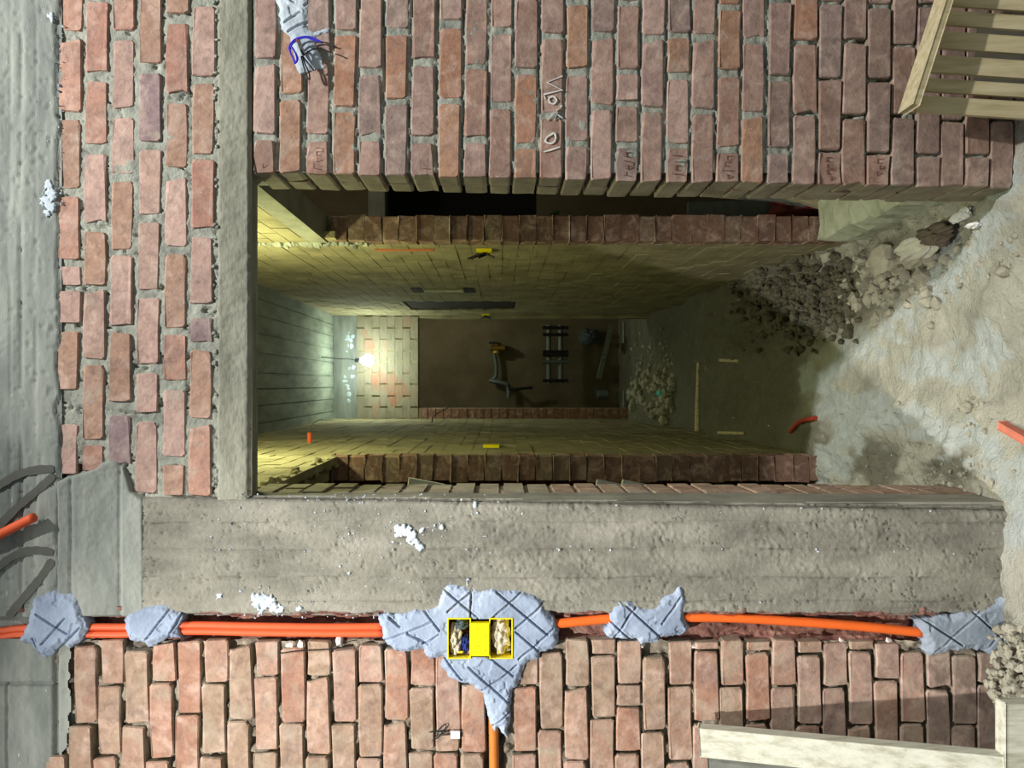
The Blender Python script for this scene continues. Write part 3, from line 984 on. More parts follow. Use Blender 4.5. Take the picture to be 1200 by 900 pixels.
# loop of wire and white tag under the big patch
tag(mk('wire_loop', tube(curve_pts([P(*p, -0.008) for p in [(503, 858), (512, 857.5), (527, 857), (516, 857), (511, 863), (507, 868), (512, 865), (519, 857), (523, 850), (519, 850), (511, 858)]], 6), 0.0014, 6), M_BLACK), 'thin dark wire twisted into a loop on the bricks', 'wire')
tg = mk('paper_tag', beam(P(528, 861, -0.010), P(539, 861, -0.010), 0.020, 0.003, bev=0.0005), M_WHITE)
tag(tg, 'small square white tag on the bricks beside the wire loop', 'tag')
tag(mk('thin_wire', tube(curve_pts([P(*p, -0.007) for p in [(326, 766), (350, 763), (385, 761), (405, 757)]], 6), 0.0014, 6), M_BLACK), 'straight thin dark wire lying across the bricks under the orange pair', 'wire')

# brick reveal of the left side, between column and passage
for i in range(31):
    u = 292 + 29.75 * i
    for (y0, y1) in ((0.135, 0.222), (0.232, 0.318)) if i % 2 else ((0.135, 0.318),):
        vb = 577.0
        x = (CV - (577.8 + max(0, u - 800) * 0.004)) / FPX * (0.13 - EYE.y) + random.uniform(-.003, .002) + 0.002
        z = EYE.z + (CU - u - 13) / FPX * (0.13 - EYE.y)
        if z < -0.02:
            continue
        bo = mk('brick', box(x - 0.08, x, y0, y1, z - 0.0285, z + 0.0285), M_SIDE if i < 12 else M_BRICKW, wl)
        c = S(random.choice([(134, 118, 102), (140, 116, 100), (126, 112, 98)]))
        bo.color = (*c, 1)
mk('reveal_core', box(-0.60, -0.3145, 0.13, 0.315, -0.15, 2.12), M_JOINT, wl)

# ================================================================== passage behind the doorway
XR, XL, Y1, YB, ZC = 0.625, -0.315, 1.30, 4.94, 2.91
HL = 2.155


def brickwork(x, sgn, y0, y1, z0, z1, skip, seed):
    rng = random.Random(seed)
    V, F = [], []
    k = 0
    z = z0
    while z < z1:
        y = y0 - (0.105 if k % 2 else 0.0)
        while y < y1:
            a, b = max(y, y0) + .002, min(y + 0.210, y1) - .002
            if z < 2.10 and a < Y1 + 0.08:
                a = Y1 + 0.08
            if b - a > 0.02 and not skip((a + b) / 2, z + 0.033):
                o = rng.uniform(-0.0022, 0.0022)
                v, f = box(min(x + o, x + sgn * 0.03), max(x + o, x + sgn * 0.03), a, b, z + 0.0016, z + 0.0704)
                n = len(V)
                V += v
                F += [tuple(i + n for i in t) for t in f]
            y += 0.212
        z += 0.072
        k += 1
    return V, F


# right wall of the passage
wpr = mk('wall_passage_right', join(box(XR + .002, XR + 0.105, Y1 + 0.012, 3.75, -0.3, ZC), box(XR + .002, XR + .105, 4.45, YB, -0.3, ZC), box(XR + .002, XR + .105, 3.75, 4.45, -0.3, 1.27),
                                    box(XR + .002, XR + .105, 3.75, 4.45, 2.14, ZC), box(XR + .002, XR + .105, 0.17, Y1 + 0.012, HL + .085, ZC)), M_IN_BRICK, base=True)
tag(wpr, 'dusty brick wall on the right of the passage with a side opening', 'wall', kind='structure')
tag(mk('brickwork', brickwork(XR, 1, 0.17, YB, -0.2, ZC, lambda y, z: (y < Y1 and z < HL + 0.085) or (3.75 < y < 4.45 and 1.27 < z < 2.14), 3), M_IN_BRICK, wpr), 'coursed bricks under dust', kind='stuff')
mk('concrete_lintel', box(XR - .004, XR + .11, 0.10, Y1 + .10, HL, HL + .082), M_LINTEL, wpr)
fl = [rock((XR + .002, 1.345 + random.gauss(0, .012), zz), random.uniform(.014, .03), int(zz * 1000), 1) for zz in np.arange(1.98, 2.88, .016)]
tag(mk('plaster_strip', join(*fl), M_MORTAR, wpr), 'pale rough plaster strip', kind='stuff')


def end_brick(parent, x0, x1, z, h=0.0705):
    vf = beam(((x0 + x1) / 2, Y1 + 0.03, z - h / 2), ((x0 + x1) / 2, Y1 + 0.03, z + h / 2), abs(x1 - x0), 0.09, bev=0.004, jit=0.002)
    o = mk('brick', vf, M_END_BRICK, parent)
    c = S(random.choice([(128, 96, 82), (118, 88, 76), (136, 106, 90), (110, 84, 74), (124, 108, 92)]))
    o.color = (*c, 1)
    return o


z = -0.10
while z < 2.13:
    end_brick(wpr, XR, XR + 0.108, z + 0.036)
    z += 0.0745
# left wall of the passage
HLL = 2.13
wpl = mk('wall_passage_left', join(box(XL - .105, XL - .002, Y1 + 0.012, YB, -0.3, ZC), box(XL - .105, XL - .002, 0.31, Y1 + 0.012, HLL + .01, ZC)), M_IN_BRICK, base=True)
tag(wpl, 'dusty brick wall on the left of the passage with a side opening', 'wall', kind='structure')
tag(mk('brickwork', brickwork(XL, -1, 0.30, YB, -0.2, ZC, lambda y, z: (y < Y1 and z < HLL), 5), M_IN_BRICK, wpl), 'coursed bricks under dust', kind='stuff')
rng = random.Random(31)
fl = [rock((XL - rng.uniform(.0, .05), rng.uniform(.33, 1.3), HLL + rng.uniform(-.012, .01)), rng.uniform(.012, .028), k + 500, 1) for k in range(46)]
tag(mk('mortar_lumps', join(*fl), M_IN_BRICK, wpl), 'ragged mortar edge', kind='stuff')
z = -0.10
while z < 2.10:
    end_brick(wpl, XL - 0.108, XL, z + 0.036)
    z += 0.0745

# ceiling of shuttered concrete
parts = [box(-2.6, 2.6, 0.17, 9.2, ZC + 0.012, ZC + 0.15)]
x = -1.0
rng = random.Random(8)
while x < 1.3:
    wd = rng.uniform(0.10, 0.16)
    o = rng.uniform(-.004, .004)
    parts.append(box(x + .003, x + wd - .003, 0.18, 7.2, ZC + o, ZC + 0.02))
    x += wd
ce = mk('ceiling', join(*parts), M_CEIL)
tag(ce, 'dark concrete ceiling with shuttering board lines over the passage', 'ceiling', kind='structure')

# end wall with the second doorway
wb = mk('wall_back', join(box(-1.2, 1.2, YB + .012, YB + .12, 2.14, ZC), box(0.60, 1.2, YB + .012, YB + .12, -.3, 2.14), box(-1.2, -0.22, YB + .012, YB + .12, -.3, 2.14)), M_IN_BRICK, base=True)
tag(wb, 'brick end wall of the passage with plaster smears and a second doorway', 'wall', kind='structure')
rng = random.Random(77)
M_BACK = material('smeared_red_brick', [S((132, 126, 106)), S((150, 142, 122)), S((164, 118, 96))], scale=6, bump=0.7, bscale=40, bdist=0.008, stretch=(0.6, 1, 1.2))
V, F = [], []
for k in range(8):
    z = 2.14 + 0.07 * k
    xx = XL + (0.1 if k % 2 else 0) - .1
    while xx < XR:
        a, b = max(xx, XL) + .004, min(xx + .2, XR) - .004
        if b - a > .02:
            v, f = box(a, b, YB + rng.uniform(0, .003), YB + .03, z + .0008, z + .0692)
            n = len(V)
            V += v
            F += [tuple(i + n for i in t) for t in f]
        xx += .208
tag(mk('brickwork', (V, F), M_BACK, wb), 'red bricks smeared with grey plaster', kind='stuff')
V, F = [], []
for k in range(30):
    z = -.05 + .0725 * k
    v, f = box(XL + .002, -0.222, YB + rng.uniform(-.004, .003), YB + .03, z + .004, z + .066)
    n = len(V)
    V += v
    F += [tuple(i + n for i in t) for t in f]
tag(mk('pier_brickwork', (V, F), M_END_BRICK, wb), 'stacked brick ends beside the second doorway', kind='stuff').color = (*S((140, 92, 76)), 1)
mk('bond_beam', box(XL, XR, YB - .004, YB + .05, 2.70, ZC), M_BEAM, wb)
fl = []
for k in range(26):
    xx = XL + .1 + (XR - XL - .2) * rng.random()
    vf = rock((xx, 0, 2.77 + rng.gauss(0, .025)), rng.uniform(.008, .026), k + 900, 1)
    q = np.array(vf[0])
    q[:, 1] = YB - .004 + q[:, 1] * .25
    fl.append(([tuple(t) for t in q], vf[1]))
tag(mk('plaster_splash', join(*fl), M_PLASTERW, wb), 'white plaster splashes', kind='stuff')

# far room and side rooms, dim
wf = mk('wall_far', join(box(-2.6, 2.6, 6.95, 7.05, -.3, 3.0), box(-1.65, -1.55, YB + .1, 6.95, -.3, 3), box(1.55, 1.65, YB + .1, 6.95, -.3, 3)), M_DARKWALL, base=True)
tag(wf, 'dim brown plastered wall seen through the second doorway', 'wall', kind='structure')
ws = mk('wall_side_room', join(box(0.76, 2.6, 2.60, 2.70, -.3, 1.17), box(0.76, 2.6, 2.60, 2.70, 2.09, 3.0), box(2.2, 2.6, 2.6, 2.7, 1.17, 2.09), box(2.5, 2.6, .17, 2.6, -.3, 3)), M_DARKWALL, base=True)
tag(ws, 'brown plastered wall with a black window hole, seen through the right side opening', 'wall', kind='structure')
mk('window_lintel', box(0.77, 2.3, 2.57, 2.60, 2.09, 2.19), M_LINTEL, ws)
mk('added_dark_closing', join(box(.76, 2.6, 3.4, 3.5, -.3, 3.0), box(1.0, 1.1, 3.5, 5.2, -.3, 3.0)), M_VOID, ws)  # added near-black walls: keep the openings dark, stop light leaking in
wls = mk('wall_side_room_left', join(box(-2.6, -2.5, .19, 2.7, -.3, 3), box(-2.6, XL - .1, 2.6, 2.7, -.3, 3)), M_CHASE, base=True)
tag(wls, 'dark brick wall glimpsed through the left side opening', 'wall', kind='structure')

# bulbs
def bulb(name, label, loc, mat, power, col, r=0.034, cord_to=None):
    e = empty(name, loc)
    tag(e, label, 'lamp')
    bm = bmesh.new()
    bmesh.ops.create_uvsphere(bm, u_segments=16, v_segments=12, radius=r)
    for v_ in bm.verts:
        if v_.co.z > 0:
            v_.co.z *= 1.5
            v_.co.x *= 1 - v_.co.z / r * 0.25
            v_.co.y *= 1 - v_.co.z / r * 0.25
    me = bpy.data.meshes.new('glass_bulb')
    bm.to_mesh(me)
    bm.free()
    me.polygons.foreach_set('use_smooth', [True] * len(me.polygons))
    g = link('glass_bulb', me, mat, e, loc)
    x, y, z = loc
    mk('socket', tube([(x, y, z + r * 1.2), (x, y, z + r * 1.2 + 0.05)], 0.018, 10), M_BLACK, e)
    mk('cord', tube(curve_pts([(x, y, z + r * 1.2 + .05), (x + .01, y - .02, z + .16)] + list(cord_to), 6), 0.004, 6), M_BLACK, e)
    l = lamp(name + '_light', 'POINT', (x, y - .09, z - 0.02), power, col, r + .01)
    return e


bulb('bulb', 'lit bare bulb hanging before the end wall of the passage', (0.21, 4.72, 2.56), M_BULB, 11, (0.86, 1.0, 0.80), 0.052, [(0.22, 4.6, 2.80), (0.23, 4.45, 2.905)])
bulb('bulb', 'lit yellow bulb hidden above the door lintel', (0.12, 1.16, 2.66), M_BULB2, 40, (0.98, 1.0, 0.52), 0.034, [(0.12, 1.16, 2.80), (0.12, 1.16, 2.905)])

bulb('bulb', 'unseen bulb added to brighten the far room', (0.9, 5.9, 2.60), M_BULB2, 26, (0.97, 1.0, 0.74), 0.034, [(0.9, 5.9, 2.80), (0.9, 5.9, 2.905)])  # unseen bulb, added to lift the dark far room
bulb('bulb', 'unseen bulb added to brighten the right side room', (2.0, 1.2, 2.60), M_BULB2, 16, (1.0, 0.95, 0.78), 0.034, [(2.0, 1.2, 2.80), (2.0, 1.2, 2.905)])  # unseen bulb, added so the side room is not black

# fittings on the passage walls
tag(mk('conduit_stub', tube([(XL + .0, 2.05, 2.415), (XL + .055, 2.05, 2.415)], 0.012, 10), M_ORANGE), 'short orange conduit stub sticking out of the left passage wall', 'conduit')
tag(mk('wire_end', tube(curve_pts([(XL + .05, 2.05, 2.415), (XL + .09, 2.05, 2.41), (XL + .12, 2.05, 2.37), (XL + .125, 2.05, 2.34)], 5), 0.003, 6), M_STEEL), 'thin pale wire end curling from the orange stub', 'wire')
tag(mk('wire_end', tube(curve_pts([(XL + .0, 4.2, 1.95), (XL + .06, 4.2, 1.93), (XL + .12, 4.2, 1.82), (XL + .16, 4.2, 1.80)], 5), 0.004, 6), M_BLACK), 'dark bent wire sticking from the left wall near the end wall', 'wire')
tag(mk('conduit', tube([(XR - .002, 1.50, 1.975), (XR - .002, 1.50, 1.70)], 0.008, 10), plain('dusty_orange_conduit', (176, 104, 70), .8)), 'dusty orange conduit strip in the right passage wall', 'conduit')
for (y, z, lab) in ((1.52, 1.47, 'yellow box with loose wires in the right passage wall'), (4.80, 1.52, 'small yellow box far along the right passage wall')):
    e = empty('junction_box', (XR, y, z))
    tag(e, lab, 'electrical box')
    mk('box_shell', box(XR - .014, XR + .02, y - .04, y + .04, z - .035, z + .035), M_YELLOW, e)
    mk('wire_tuft', join(*[tube([(XR - .014, y + random.uniform(-.03, .03), z + random.uniform(-.03, .03)), (XR - .04, y + random.uniform(-.05, .05), z + random.uniform(-.05, .08))], 0.004, 6) for _ in range(6)]), M_BLACK, e)
tag(mk('conduit', tube([(XR - .006, 3.05, 1.90), (XR - .006, 3.05, 1.64)], .013, 8), M_MORTAR), 'pale dusty conduit between two dark holes in the right passage wall', 'conduit')
for zz in (1.945, 1.60):
    mk('hole_shade_box', box(XR - .004, XR + .03, 2.93, 3.17, zz - .035, zz + .035), M_VOID, wpr)  # near-black boxes paint in the shade of two holes
mk('niche_shade_board', box(XR + .012, XR + .03, 3.76, 4.44, 1.28, 2.13), plain('painted_niche_shade', (44, 40, 34), .9), wpr)  # added dark board paints the shade inside the window niche
e = mk('junction_box', box(XL - .02, XL + .012, 1.75, 1.83, 1.40, 1.48), M_YELLOW)
tag(e, 'small yellow box in the left passage wall', 'electrical box')

# ================================================================== ground
CTRL = np.array([(-1.4, -1.2, 0), (0, -1.2, -.02), (1.4, -1.2, 0), (.55, 0, .03), (.3, 0, -.01), (0, 0, -.02), (-.3, 0, .03), (-.45, -.05, .045), (-.7, -.05, .07), (-1.0, -.05, .06), (.9, -.05, .03),
                 (.5, .5, -.06), (.2, .5, -.05), (-.2, .4, 0), (.2, .9, -.06), (.55, .9, -.12), (-.25, .9, -.01), (.6, 1.3, -.16), (.3, 1.3, -.09), (0, 1.4, -.08), (-.33, 1.3, .02), (.65, 1.6, -.12),
                 (.65, 2.14, .0), (.3, 2.1, -.06), (0, 2.2, -.04), (-.33, 1.9, .03), (.65, 2.95, -.02), (.65, 4.1, -.05), (.65, 4.8, .05), (-.33, 2.5, .16), (-.33, 4.1, .26), (0, 3, .03), (.2, 3.6, .02),
                 (0, 4.3, .18), (.3, 4.5, .10), (-.25, 4.6, .28), (.2, 5.2, .0), (-.4, 5.4, .05), (0, 6.5, -.02), (1.5, 2, -.05), (-1.5, 2, 0), (1.2, .8, -.02), (-1.2, .8, 0), (1.2, 6, 0), (-1.2, 6, 0)])


def ground_z(x, y, fine=True):
    x = np.asarray(x, float)
    y = np.asarray(y, float)
    num = np.zeros_like(x)
    den = np.zeros_like(x)
    for cx, cy, cz in CTRL:
        wgt = 1.0 / (((x - cx) ** 2 + (y - cy) ** 2) + 0.02) ** 1.6
        num += wgt * cz
        den += wgt
    z = num / den
    if not fine:
        return z
    z = z + (fbm(x * 4, y * 4, 101, 4) - .5) * 0.06
    cl = sst(x, .05, .4) * sst(y, 1.3, 1.6) * (1 - sst(y, 2.6, 3.3))
    rb = sst(x, .32, .45) * sst(y, .15, .3) * (1 - sst(y, 1.2, 1.4))
    so = sst(-x, 0.0, .12) * sst(y, .1, .25) * (1 - sst(y, 1.2, 1.6)) * 0.6
    lump = np.abs(fbm(x * 13, y * 13, 103, 4, .65) - .5) * 2
    z = z + (lump - .3) * (0.17 * cl + 0.06 * rb + 0.05 * so + .018)
    z = z + (fbm(x * 28, y * 28, 107, 3) - .5) * (0.014 + 0.03 * cl)
    ridge = np.exp(-((y - 2.98 - .05 * np.sin(x * 5)) / .09) ** 2) * (x > XL) * (x < XR)
    return z + 0.05 * ridge


CEM = [[(1185, 215), (1160, 270), (1105, 320), (1050, 370), (1000, 415)], [(1000, 415), (955, 455), (985, 480), (985, 505), (975, 540), (960, 575)], [(985, 480), (1050, 490), (1100, 500), (1150, 520)],
       [(1150, 520), (1180, 560), (1195, 620)], [(1090, 430), (1140, 430), (1160, 400)]]
SOIL = [((945, 530), 55), ((1022, 545), 40), ((1120, 548), 34), ((1050, 320), 60), ((1000, 350), 45), ((940, 345), 75), ((1150, 730), 40), ((1180, 800), 40), ((1175, 240), 25)]


def proj(x, y, z):
    d = np.maximum(y - EYE.y, .2)
    return CU - (z - EYE.z) / d * FPX, CV - x / d * FPX


def ground_masks(x, y, z):
    u, v = proj(x, y, z)
    d = np.full(u.shape, 1e9)
    for pl in CEM:
        for a, b in zip(pl[:-1], pl[1:]):
            d = np.minimum(d, seg_dist(u, v, a, b))
    nz = fbm(u / 16, v / 16, 201, 4)
    cem = (1 - sst(d + 34 * (nz - .5) * 2, 6, 26)) * (y < 1.9) * 0.9
    soil = np.zeros(u.shape)
    for (a, b), r in SOIL:
        soil = np.maximum(soil, 1 - sst(np.hypot(u - a, v - b) + 34 * (nz - .5) * 2, r * .5, r * 1.1))
    soil = np.maximum(soil * .75, 0.85 * sst(y, 1.35, 1.8))
    return cem, soil * (1 - cem * .8)


def ground(name, x0, x1, y0, y1, res, fine=True, parent=None):
    X, Y = np.meshgrid(np.arange(x0, x1 + res / 2, res), np.arange(y0, y1 + res / 2, res), indexing='ij')
    Z = ground_z(X, Y)
    c, s = ground_masks(X, Y, Z)
    return grid_mesh(name, X, Y, Z, M_SAND, parent, attrs={'cement': c, 'soil': s})


fl_o = ground('floor', -1.45, 1.45, -1.2, 2.6, 0.0105)
tag(fl_o, 'uneven sand and cement dust floor running through the doorway', 'floor', kind='structure')
ground('far_sand', -2.4, 2.4, 2.58, 6.98, 0.03, True, fl_o)


ground('outer_ground', -2.7, 2.7, -3.6, -1.19, 0.04, True, fl_o)
ground('outer_ground', 1.44, 2.7, -1.2, 2.6, 0.04, True, fl_o)
ground('outer_ground', -2.7, -1.44, -1.2, 2.6, 0.04, True, fl_o)


def gz(x, y):
    return float(ground_z(np.array([x]), np.array([y]))[0])


def on_ground(u, v):
    """first ground point along the sight line of a pixel"""
    ys_ = np.arange(-1.0, 6.5, 0.012)
    d = ys_ - EYE.y
    xs_, zs_ = (CV - v) / FPX * d, EYE.z + (CU - u) / FPX * d
    hit = np.nonzero(zs_ <= ground_z(xs_, ys_))[0]
    return P(u, v, ys_[hit[0]] if len(hit) else 6)


# concrete kerb at the side opening
k0, k1 = P(1108, 250, 0.42), P(985, 277, 1.30)
kb = empty('concrete_kerb', (0.66, .85, -.1))
tag(kb, 'rough pale concrete sill lying across the right side opening', 'kerb')
V = []
n = 30
ysl = np.linspace(.2, 1.28, n)
prof = [(.60, -.16), (.597, -.03), (.612, .045), (.68, .05), (.78, .045), (.79, -.16)]
for i, y in enumerate(ysl):
    for k, (x, z) in enumerate(prof):
        j = 0.012
        V.append((x + random.uniform(-j, j) * (k in (1, 2)) + .012 * (y - .2), y, z + random.uniform(-j, j) * (0 < k < 5) - .035 * (y - .2)))
F = []
m = len(prof)
for i in range(n - 1):
    for k in range(m - 1):
        F.append((i * m + k, i * m + k + 1, (i + 1) * m + k + 1, (i + 1) * m + k))
F += [tuple(range(m))[::-1], tuple((n - 1) * m + k for k in range(m))]
mk('sill_block', (V, F), material('pale_sill_concrete', [S((150, 154, 134)), S((176, 180, 158)), S((190, 194, 174))], scale=12, bump=0.8, bscale=60, bdist=0.006), kb)

# rubble stones
CLOD = []
rng = random.Random(29)
for k in range(600):
    u, v = rng.gauss(945, 42), rng.gauss(342, 26)
    if v < 300 or v > 415 or u > 1012 or u < 850:
        continue
    p = on_ground(u, v)
    CLOD.append(rock((p.x, p.y, p.z + .01), abs(rng.gauss(.011, .008)) + .006, 7000 + k, 1))
tag(mk('soil_clods', join(*CLOD), material('damp_soil', [S((70, 67, 54)), S((90, 86, 71)), S((106, 101, 86))], scale=14, bump=.8, bscale=60, bdist=.008)), 'dark soil clods along the foot of the right passage wall', 'soil', kind='stuff')
STN = [(1040, 305, 20, 'largest grey stone in the shaded rubble below the concrete sill'), (1073, 300, 12, 'squarish grey stone beside the largest one under the concrete sill'),
       (1095, 303, 11, 'flat-topped stone between the squarish one and the pale cement streak'), (1037, 329, 9, 'pale chunk in front of the largest rubble stone'),
       (1020, 352, 9, 'rounded clod-like stone at the passage edge of the rubble'), (1060, 316, 7, 'wedge-shaped stone between the largest and the squarish one'),
       (1018, 318, 8, 'dull stone tucked behind the largest rubble stone'), (1112, 305, 9, 'grey stone at the shadow edge below the brown sack'),
       (1180, 318, 11, 'largest pale stone on the lit sand by the right brick wall'), (1172, 310, 6, 'small pale stone touching the largest one on the lit sand'),
       (1126, 335, 6, 'pale stone lying on the bright cement streak'), (1134, 478, 9, 'white angular stone in the middle of the lit doorway sand'),
       (1150, 489, 6, 'grey stone just floorward of the white angular one'), (1150, 575, 7, 'brownish stone at the inner foot of the concrete column'),
       (1163, 567, 6, 'smaller stone leaning on the brownish one by the column foot')]
for k, (u, v, r, lab) in enumerate(STN):
    p = on_ground(u, v)
    sz = r / FPX * (p.y - EYE.y)
    tag(mk('stone', rock((p.x, p.y, p.z + sz * .25), sz, 1200 + k, 1 if r < 8 else 2), M_ROCK), lab, 'stone')
RUB = []
rng = random.Random(23)
for k in range(170):
    u, v = rng.gauss(1050, 34), rng.gauss(320, 26)
    if v < 290 or v > 400 or u > 1125:
        continue
    p = on_ground(u, v)
    RUB.append(rock((p.x, p.y, p.z + .004), abs(rng.gauss(.014, .010)) + .006, 6000 + k, 1))
tag(mk('rubble', join(*RUB), M_ROCK), 'small rubble and clods along the right wall foot of the passage', 'rubble', kind='stuff')
GRV = []
rng = random.Random(21)
for k in range(150):
    u, v = rng.uniform(1148, 1215), rng.uniform(690, 830)
    if u < 1160 + (v < 745) * 60 - (v > 780) * 5:
        continue
    p = P(u, v, -0.02 - (u - 1150) / 400)
    GRV.append(rock(p, rng.uniform(.004, .013), 2000 + k, 1))
for k in range(260):
    u, v = rng.choice([(rng.gauss(1175, 12), rng.gauss(310, 25)), (rng.gauss(1140, 12), rng.gauss(480, 14)), (rng.gauss(1120, 25), rng.gauss(552, 10)), (rng.gauss(1060, 35), rng.gauss(330, 22)), (rng.uniform(1000, 1195), rng.uniform(300, 560))])
    if u > 1198 or v < 245:
        continue
    p = on_ground(u, v)
    GRV.append(rock((p.x, p.y, p.z + .002), abs(rng.gauss(.004, .003)) + .003, 3000 + k, 1))
tag(mk('gravel', join(*GRV), M_ROCK), 'small grey gravel scattered over the sand and wall foot', 'gravel', kind='stuff')
# pile of bigger gravel at the left wall foot
pile = []
for k in range(90):
    u, v = 1185 + rng.gauss(0, 14), rng.uniform(735, 835)
    if u < 1160:
        continue
    p = P(u, v, -0.03 - max(0, (u - 1165)) / 500)
    pile.append(rock(p, rng.uniform(.010, .022), 4000 + k, 1))
tag(mk('gravel', join(*pile), M_ROCK), 'heap of grey gravel at the foot of the left brick wall', 'gravel', kind='stuff')

# orange piece, brick scrap, litter on the ground
p0, p1, p2 = on_ground(929, 506), on_ground(942, 494), on_ground(959, 490)
up = Vector((0, 0, .012))
tag(mk('conduit_offcut', tube(curve_pts([p0 + up, p1 + up * 1.6, p2 + up], 6), 0.011, 10), plain('faded_red_conduit', (176, 66, 50), .5)), 'bent dull red conduit offcut lying on the dark soil', 'conduit')
p0, p1 = on_ground(1180, 499), P(1225, 520, -.08)
q = Vector((p1.x, p1.y, gz(p1.x, p1.y) + .015))
tag(mk('timber_offcut', beam(p0 + up, q, 0.022, 0.020, up=(0, 0, 1), bev=.003), plain('painted_offcut', (204, 122, 100), .8)), 'salmon painted offcut half buried in sand at the threshold', 'offcut')
pc = on_ground(1092, 288)
tag(mk('paper_sack', crumple((pc.x + .0, pc.y, pc.z + .035), (.045, .16, .035), 61, .55, 4), plain('dirty_sack', (196, 194, 182), .95, bump=.3)), 'flattened grey paper sack on the rubble under the concrete sill', 'sack')
pc = on_ground(1115, 275)
tag(mk('paper_sack', crumple((pc.x, pc.y, pc.z + .05), (.04, .10, .04), 63, .6, 4), plain('dark_sack', (104, 94, 82), .95, bump=.3)), 'torn brown sack heaped above the flattened grey one', 'sack')
for k, (u, v, sx, sz) in enumerate([(1136, 250, .020, .016), (1148, 264, .010, .022), (1126, 256, .016, .010)]):
    pc = on_ground(u, v)
    tag(mk('plastic_wrapper', crumple((pc.x, pc.y, pc.z + .015), (sx, .03, sz), 71 + k, .6, 3), M_WHITE), 'white plastic wrapper at the right wall foot, ' + ('the largest one', 'the upright one nearest the cement', 'the smallest by the sacks')[k], 'wrapper')
# stick on the ridge, sticks in the soil
a_, b_ = on_ground(822, 425), on_ground(823, 512)
tag(mk('stick', tube([a_ + Vector((0, 0, .02)), (a_ + b_) / 2 + Vector((0, 0, .03)), b_ + Vector((0, 0, .03))], [.010, .014, .022], 8), M_WOOD), 'pale stick lying along the sand ridge across the passage', 'stick')
for (u0, v0, u1, v1) in ((846, 422, 868, 423), (844, 507, 875, 508)):
    a_, b_ = on_ground(u0, v0), on_ground(u1, v1)
    tag(mk('stick', tube([a_ + Vector((0, 0, .012)), b_ + Vector((0, 0, .012))], .009, 8), M_WOOD), 'short twig pressed into the dark soil ' + ('in mid passage' if v0 < 450 else 'by the left passage wall'), 'stick')
# stones and turquoise scrap on the far heap
RUB = []
for k in range(150):
    u, v = rng.uniform(740, 790), rng.triangular(372, 499, 475)
    p = on_ground(u, v)
    q = rng.uniform(.012, .026) if v < 430 else rng.uniform(.015, .052)
    RUB.append(rock((p.x, p.y, p.z + q * .3), q, 5000 + k, 1))
tag(mk('rubble', join(*RUB), M_ROCK), 'broken stones heaped before the second doorway', 'rubble', kind='stuff')
p = on_ground(781, 461)
tag(mk('bottle_cap', tube([(p.x, p.y - .03, p.z + .04), (p.x, p.y + .01, p.z + .055)], .024, 12), M_TURQ), 'turquoise plastic cap on the far stone heap', 'cap')

# far-room fittings: valve on a pipe, pipe rack, leaning boards
def fp(u, v, y):
    return P(u, v, y)


e = empty('valve_pipe', tuple(P(595, 450, 6.9)))
tag(e, 'brass stop valve on a grey pipe fixed to the far wall', 'valve')
mk('pipe', tube(curve_pts([P(575, 405, 6.86), P(580, 420, 6.86), P(581, 440, 6.86), P(574, 446, 6.86)], 5), .022, 10), M_STEEL, e)
mk('valve_body', join(tube([P(582, 402, 6.84), P(582, 414, 6.84)], .055, 12), tube([P(574, 408, 6.80), P(592, 408, 6.80)], .030, 10)), M_BRASS, e)
mk('valve_handle', beam(P(573, 402, 6.76), P(584, 402, 6.76), .03, .02), M_BLACK, e)
mk('elbow', tube(curve_pts([P(574, 446, 6.86), P(585, 448, 6.84), P(595, 452, 6.84), P(596, 466, 6.84)], 5), .028, 10), M_STEEL, e)
mk('tap', tube(curve_pts([P(596, 452, 6.8), P(600, 456, 6.76), P(624, 454, 6.78)], 4), .018, 8), M_BLACK, e)
e = empty('pipe_rack', tuple(P(650, 415, 6.9)))
tag(e, 'grey pipe manifold with black clamps standing before the far wall', 'pipes')
for k, u in enumerate((643, 657)):
    mk('pipe', tube([P(u, 381, 6.7), P(u, 450, 6.7)], .028, 10), M_STEEL, e)
for v in (384, 392, 412, 416, 424, 446):
    mk('clamp', tube([P(636, v, 6.66), P(666, v, 6.66)], .018, 8), M_BLACK if v != 424 else M_STEEL, e)
for k, (a_, b_) in enumerate((((716, 381), (708, 418)), ((708, 418), (702, 443)))):
    o = mk('leaning_board', beam(P(*a_, 6.1), P(*b_, 6.3), .05, .03, jit=.004), M_WOODG)
    tag(o, 'grey board leaning near the manifold, ' + ('the longer one' if k == 0 else 'the shorter one below it'), 'board')
tag(mk('grey_sack', crumple(P(690, 395, 6.5), (.10, .1, .12), 5, .4, 3), M_GREYCLOTH), 'grey sack slumped beside the leaning boards in the far room', 'sack')
tag(mk('tin', tube([P(700, 462, 6.3), P(712, 462, 6.3)], .05, 12), M_STEEL), 'dull tin standing in the far room', 'tin')
for k, v in enumerate((390, 470)):
    tag(mk('pipe_offcut', tube([P(731, v - 12, 5.6), P(731, v + 12, 5.6)], .014, 8), M_STEEL), 'pale pipe offcut lying across the second doorway, ' + ('by its right jamb' if k == 0 else 'by its left jamb'), 'pipe')

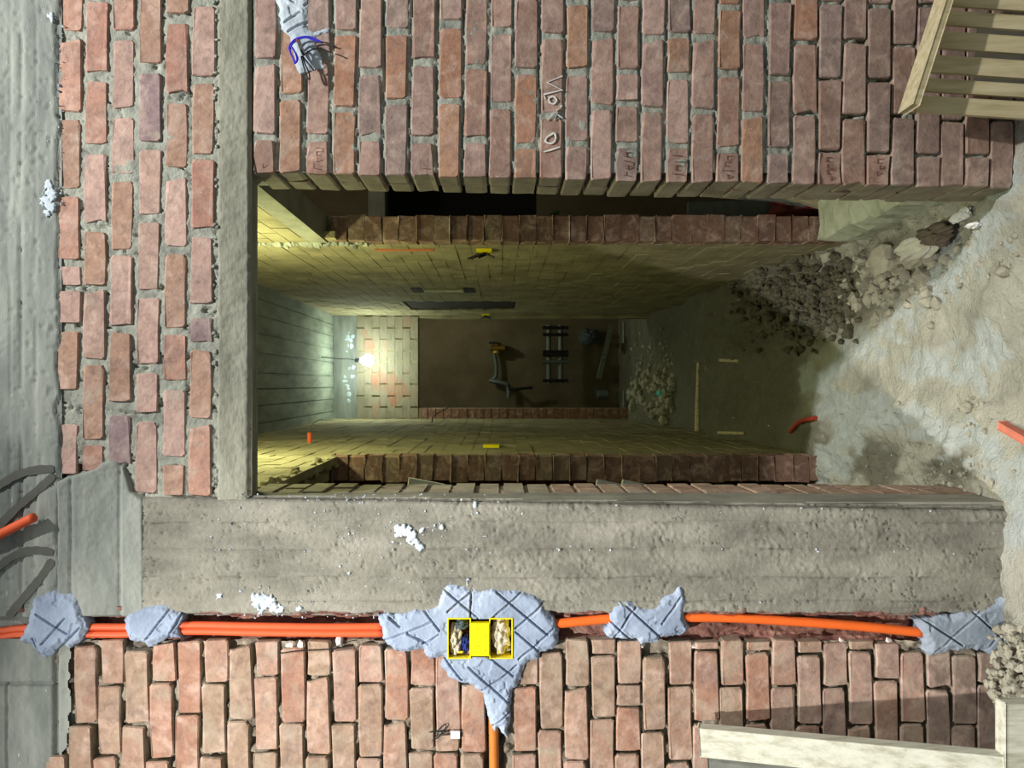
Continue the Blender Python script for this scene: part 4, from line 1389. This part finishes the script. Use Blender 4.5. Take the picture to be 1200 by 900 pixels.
# things leaning in the side room on the right
for k, (u0, v0, u1, v1, y, wd, mt, lab) in enumerate([
        (806, 250, 960, 244, 1.55, .10, M_STEEL, 'wide blue-grey panel propped in the right side room'),
        (838, 228, 960, 236, 1.40, .02, M_WOOD, 'thin pale lath propped in the right side room'),
        (866, 230, 985, 240, 1.38, .018, M_WOODG, 'thin grey lath propped beside the pale one'),
        (895, 226, 975, 250, 1.42, .03, M_WOODG, 'slanting grey board in the right side room'),
        (915, 226, 985, 246, 1.36, .035, M_WOOD, 'slanting brown board leaning lowest in the right side room')]):
    a_, b_ = P(u0, v0, y), P(u1, v1, y)
    b2 = a_ + (b_ - a_) * ((a_.z + .06) / max(.2, a_.z - b_.z))
    tag(mk('propped_board', beam(a_, b2, wd, .02, jit=.002), mt), lab, 'board')
p = P(945, 250, 1.3)
tag(mk('cement_sack', crumple((p.x + .06, p.y + .25, -.0), (.11, .16, .14), 9, .35, 4), plain('red_printed_sack', (120, 60, 52), .9)), 'dark sack with red print standing in the right side room', 'sack')
tag(mk('green_bottle', tube([(P(652, 254, 1.45).x, 1.345, P(655, 254, 1.345).z), (P(652, 254, 1.345).x, 1.345, P(640, 254, 1.345).z)], [.010, .007], 10), plain('green_glass', (40, 70, 40), .2)), 'small green stub standing on the end bricks of the right passage wall', 'bottle')
# white sheets in the side room on the left
for k, (u0, u1, y, lab) in enumerate(((478, 520, 1.0, 'white board edge glimpsed high in the left side opening'), (698, 727, 1.0, 'white board edge glimpsed midway in the left side opening, the larger piece'),
                                     (728, 755, 1.02, 'white board edge glimpsed midway in the left side opening, the smaller piece'))):
    a_, b_ = P(u0, 558 if k == 0 else 560, y), P(u1, 566, y)
    a_.x -= .03
    b_.x -= .03
    tag(mk('white_board', beam(a_, b_, .05, .015), M_WHITE), lab, 'board')

# ================================================================== pallet (top right of the picture)
YS = -0.10
pl_o = empty('wooden_pallet', tuple(P(1200, 60, -.12)))
tag(pl_o, 'pale wooden slatted pallet leaning on the right brick wall', 'pallet')
SL = [(-34, -14), (-9, 12.5), (16, 34.5), (40, 62), (68, 90), (95, 112), (115.5, 137)]
for k, (a, b) in enumerate(SL):
    vm = (a + b) / 2
    p0 = P(1082 - (vm - 100) * 0.33, vm - 4, YS)
    p1 = P(1330, vm + 12, YS - .03)
    wv = (b - a - 2.2) / FPX * (YS - EYE.y)
    mk('slat', beam(p0, p1, wv, .008, bev=.0015, jit=.001), M_WOOD, pl_o)
mk('end_board', beam(P(1065, 128, -.128), P(1113, -22, -.128), .017, .070, bev=.002), M_WOOD, pl_o)
mk('batten', beam(P(1290, 140, -.075), P(1300, -30, -.075), .06, .02, bev=.003), M_WOOD, pl_o)
pc = P(1180, 66, -.045)
tag(mk('white_sheet', beam(P(1142, 60, -.05), P(1290, 66, -.05), .16, .006, jit=.004), M_WHITE), 'white sheet showing through the gaps behind the pallet slats', 'sheet')

# ================================================================== weathered frame (bottom right of the picture)
fr = empty('weathered_pallet', tuple(P(1180, 880, -.2)))
tag(fr, 'whitewashed weathered timber pallet leaning on the left brick wall', 'pallet')
q0, q1 = P(820, 867, -.060), P(1176, 902, -.290)
mk('long_rail', beam(q0, q1, .076, .024, bev=.003, jit=.001), M_WOODW, fr)
q2, q3 = P(830, 897, -.045), P(1176, 930, -.250)
mk('shade_rail', beam(q2, q3, .125, .022, bev=.003), M_WOODG, fr)  # added grey board stands for the plank's shadowed part, widened to fill its shadow
c0, c1 = P(1192, 822, -.29), P(1192, 1010, -.29)
mk('foot_rail', beam(c0, c1, .075, .03, bev=.003, jit=.001), M_WOODW, fr)
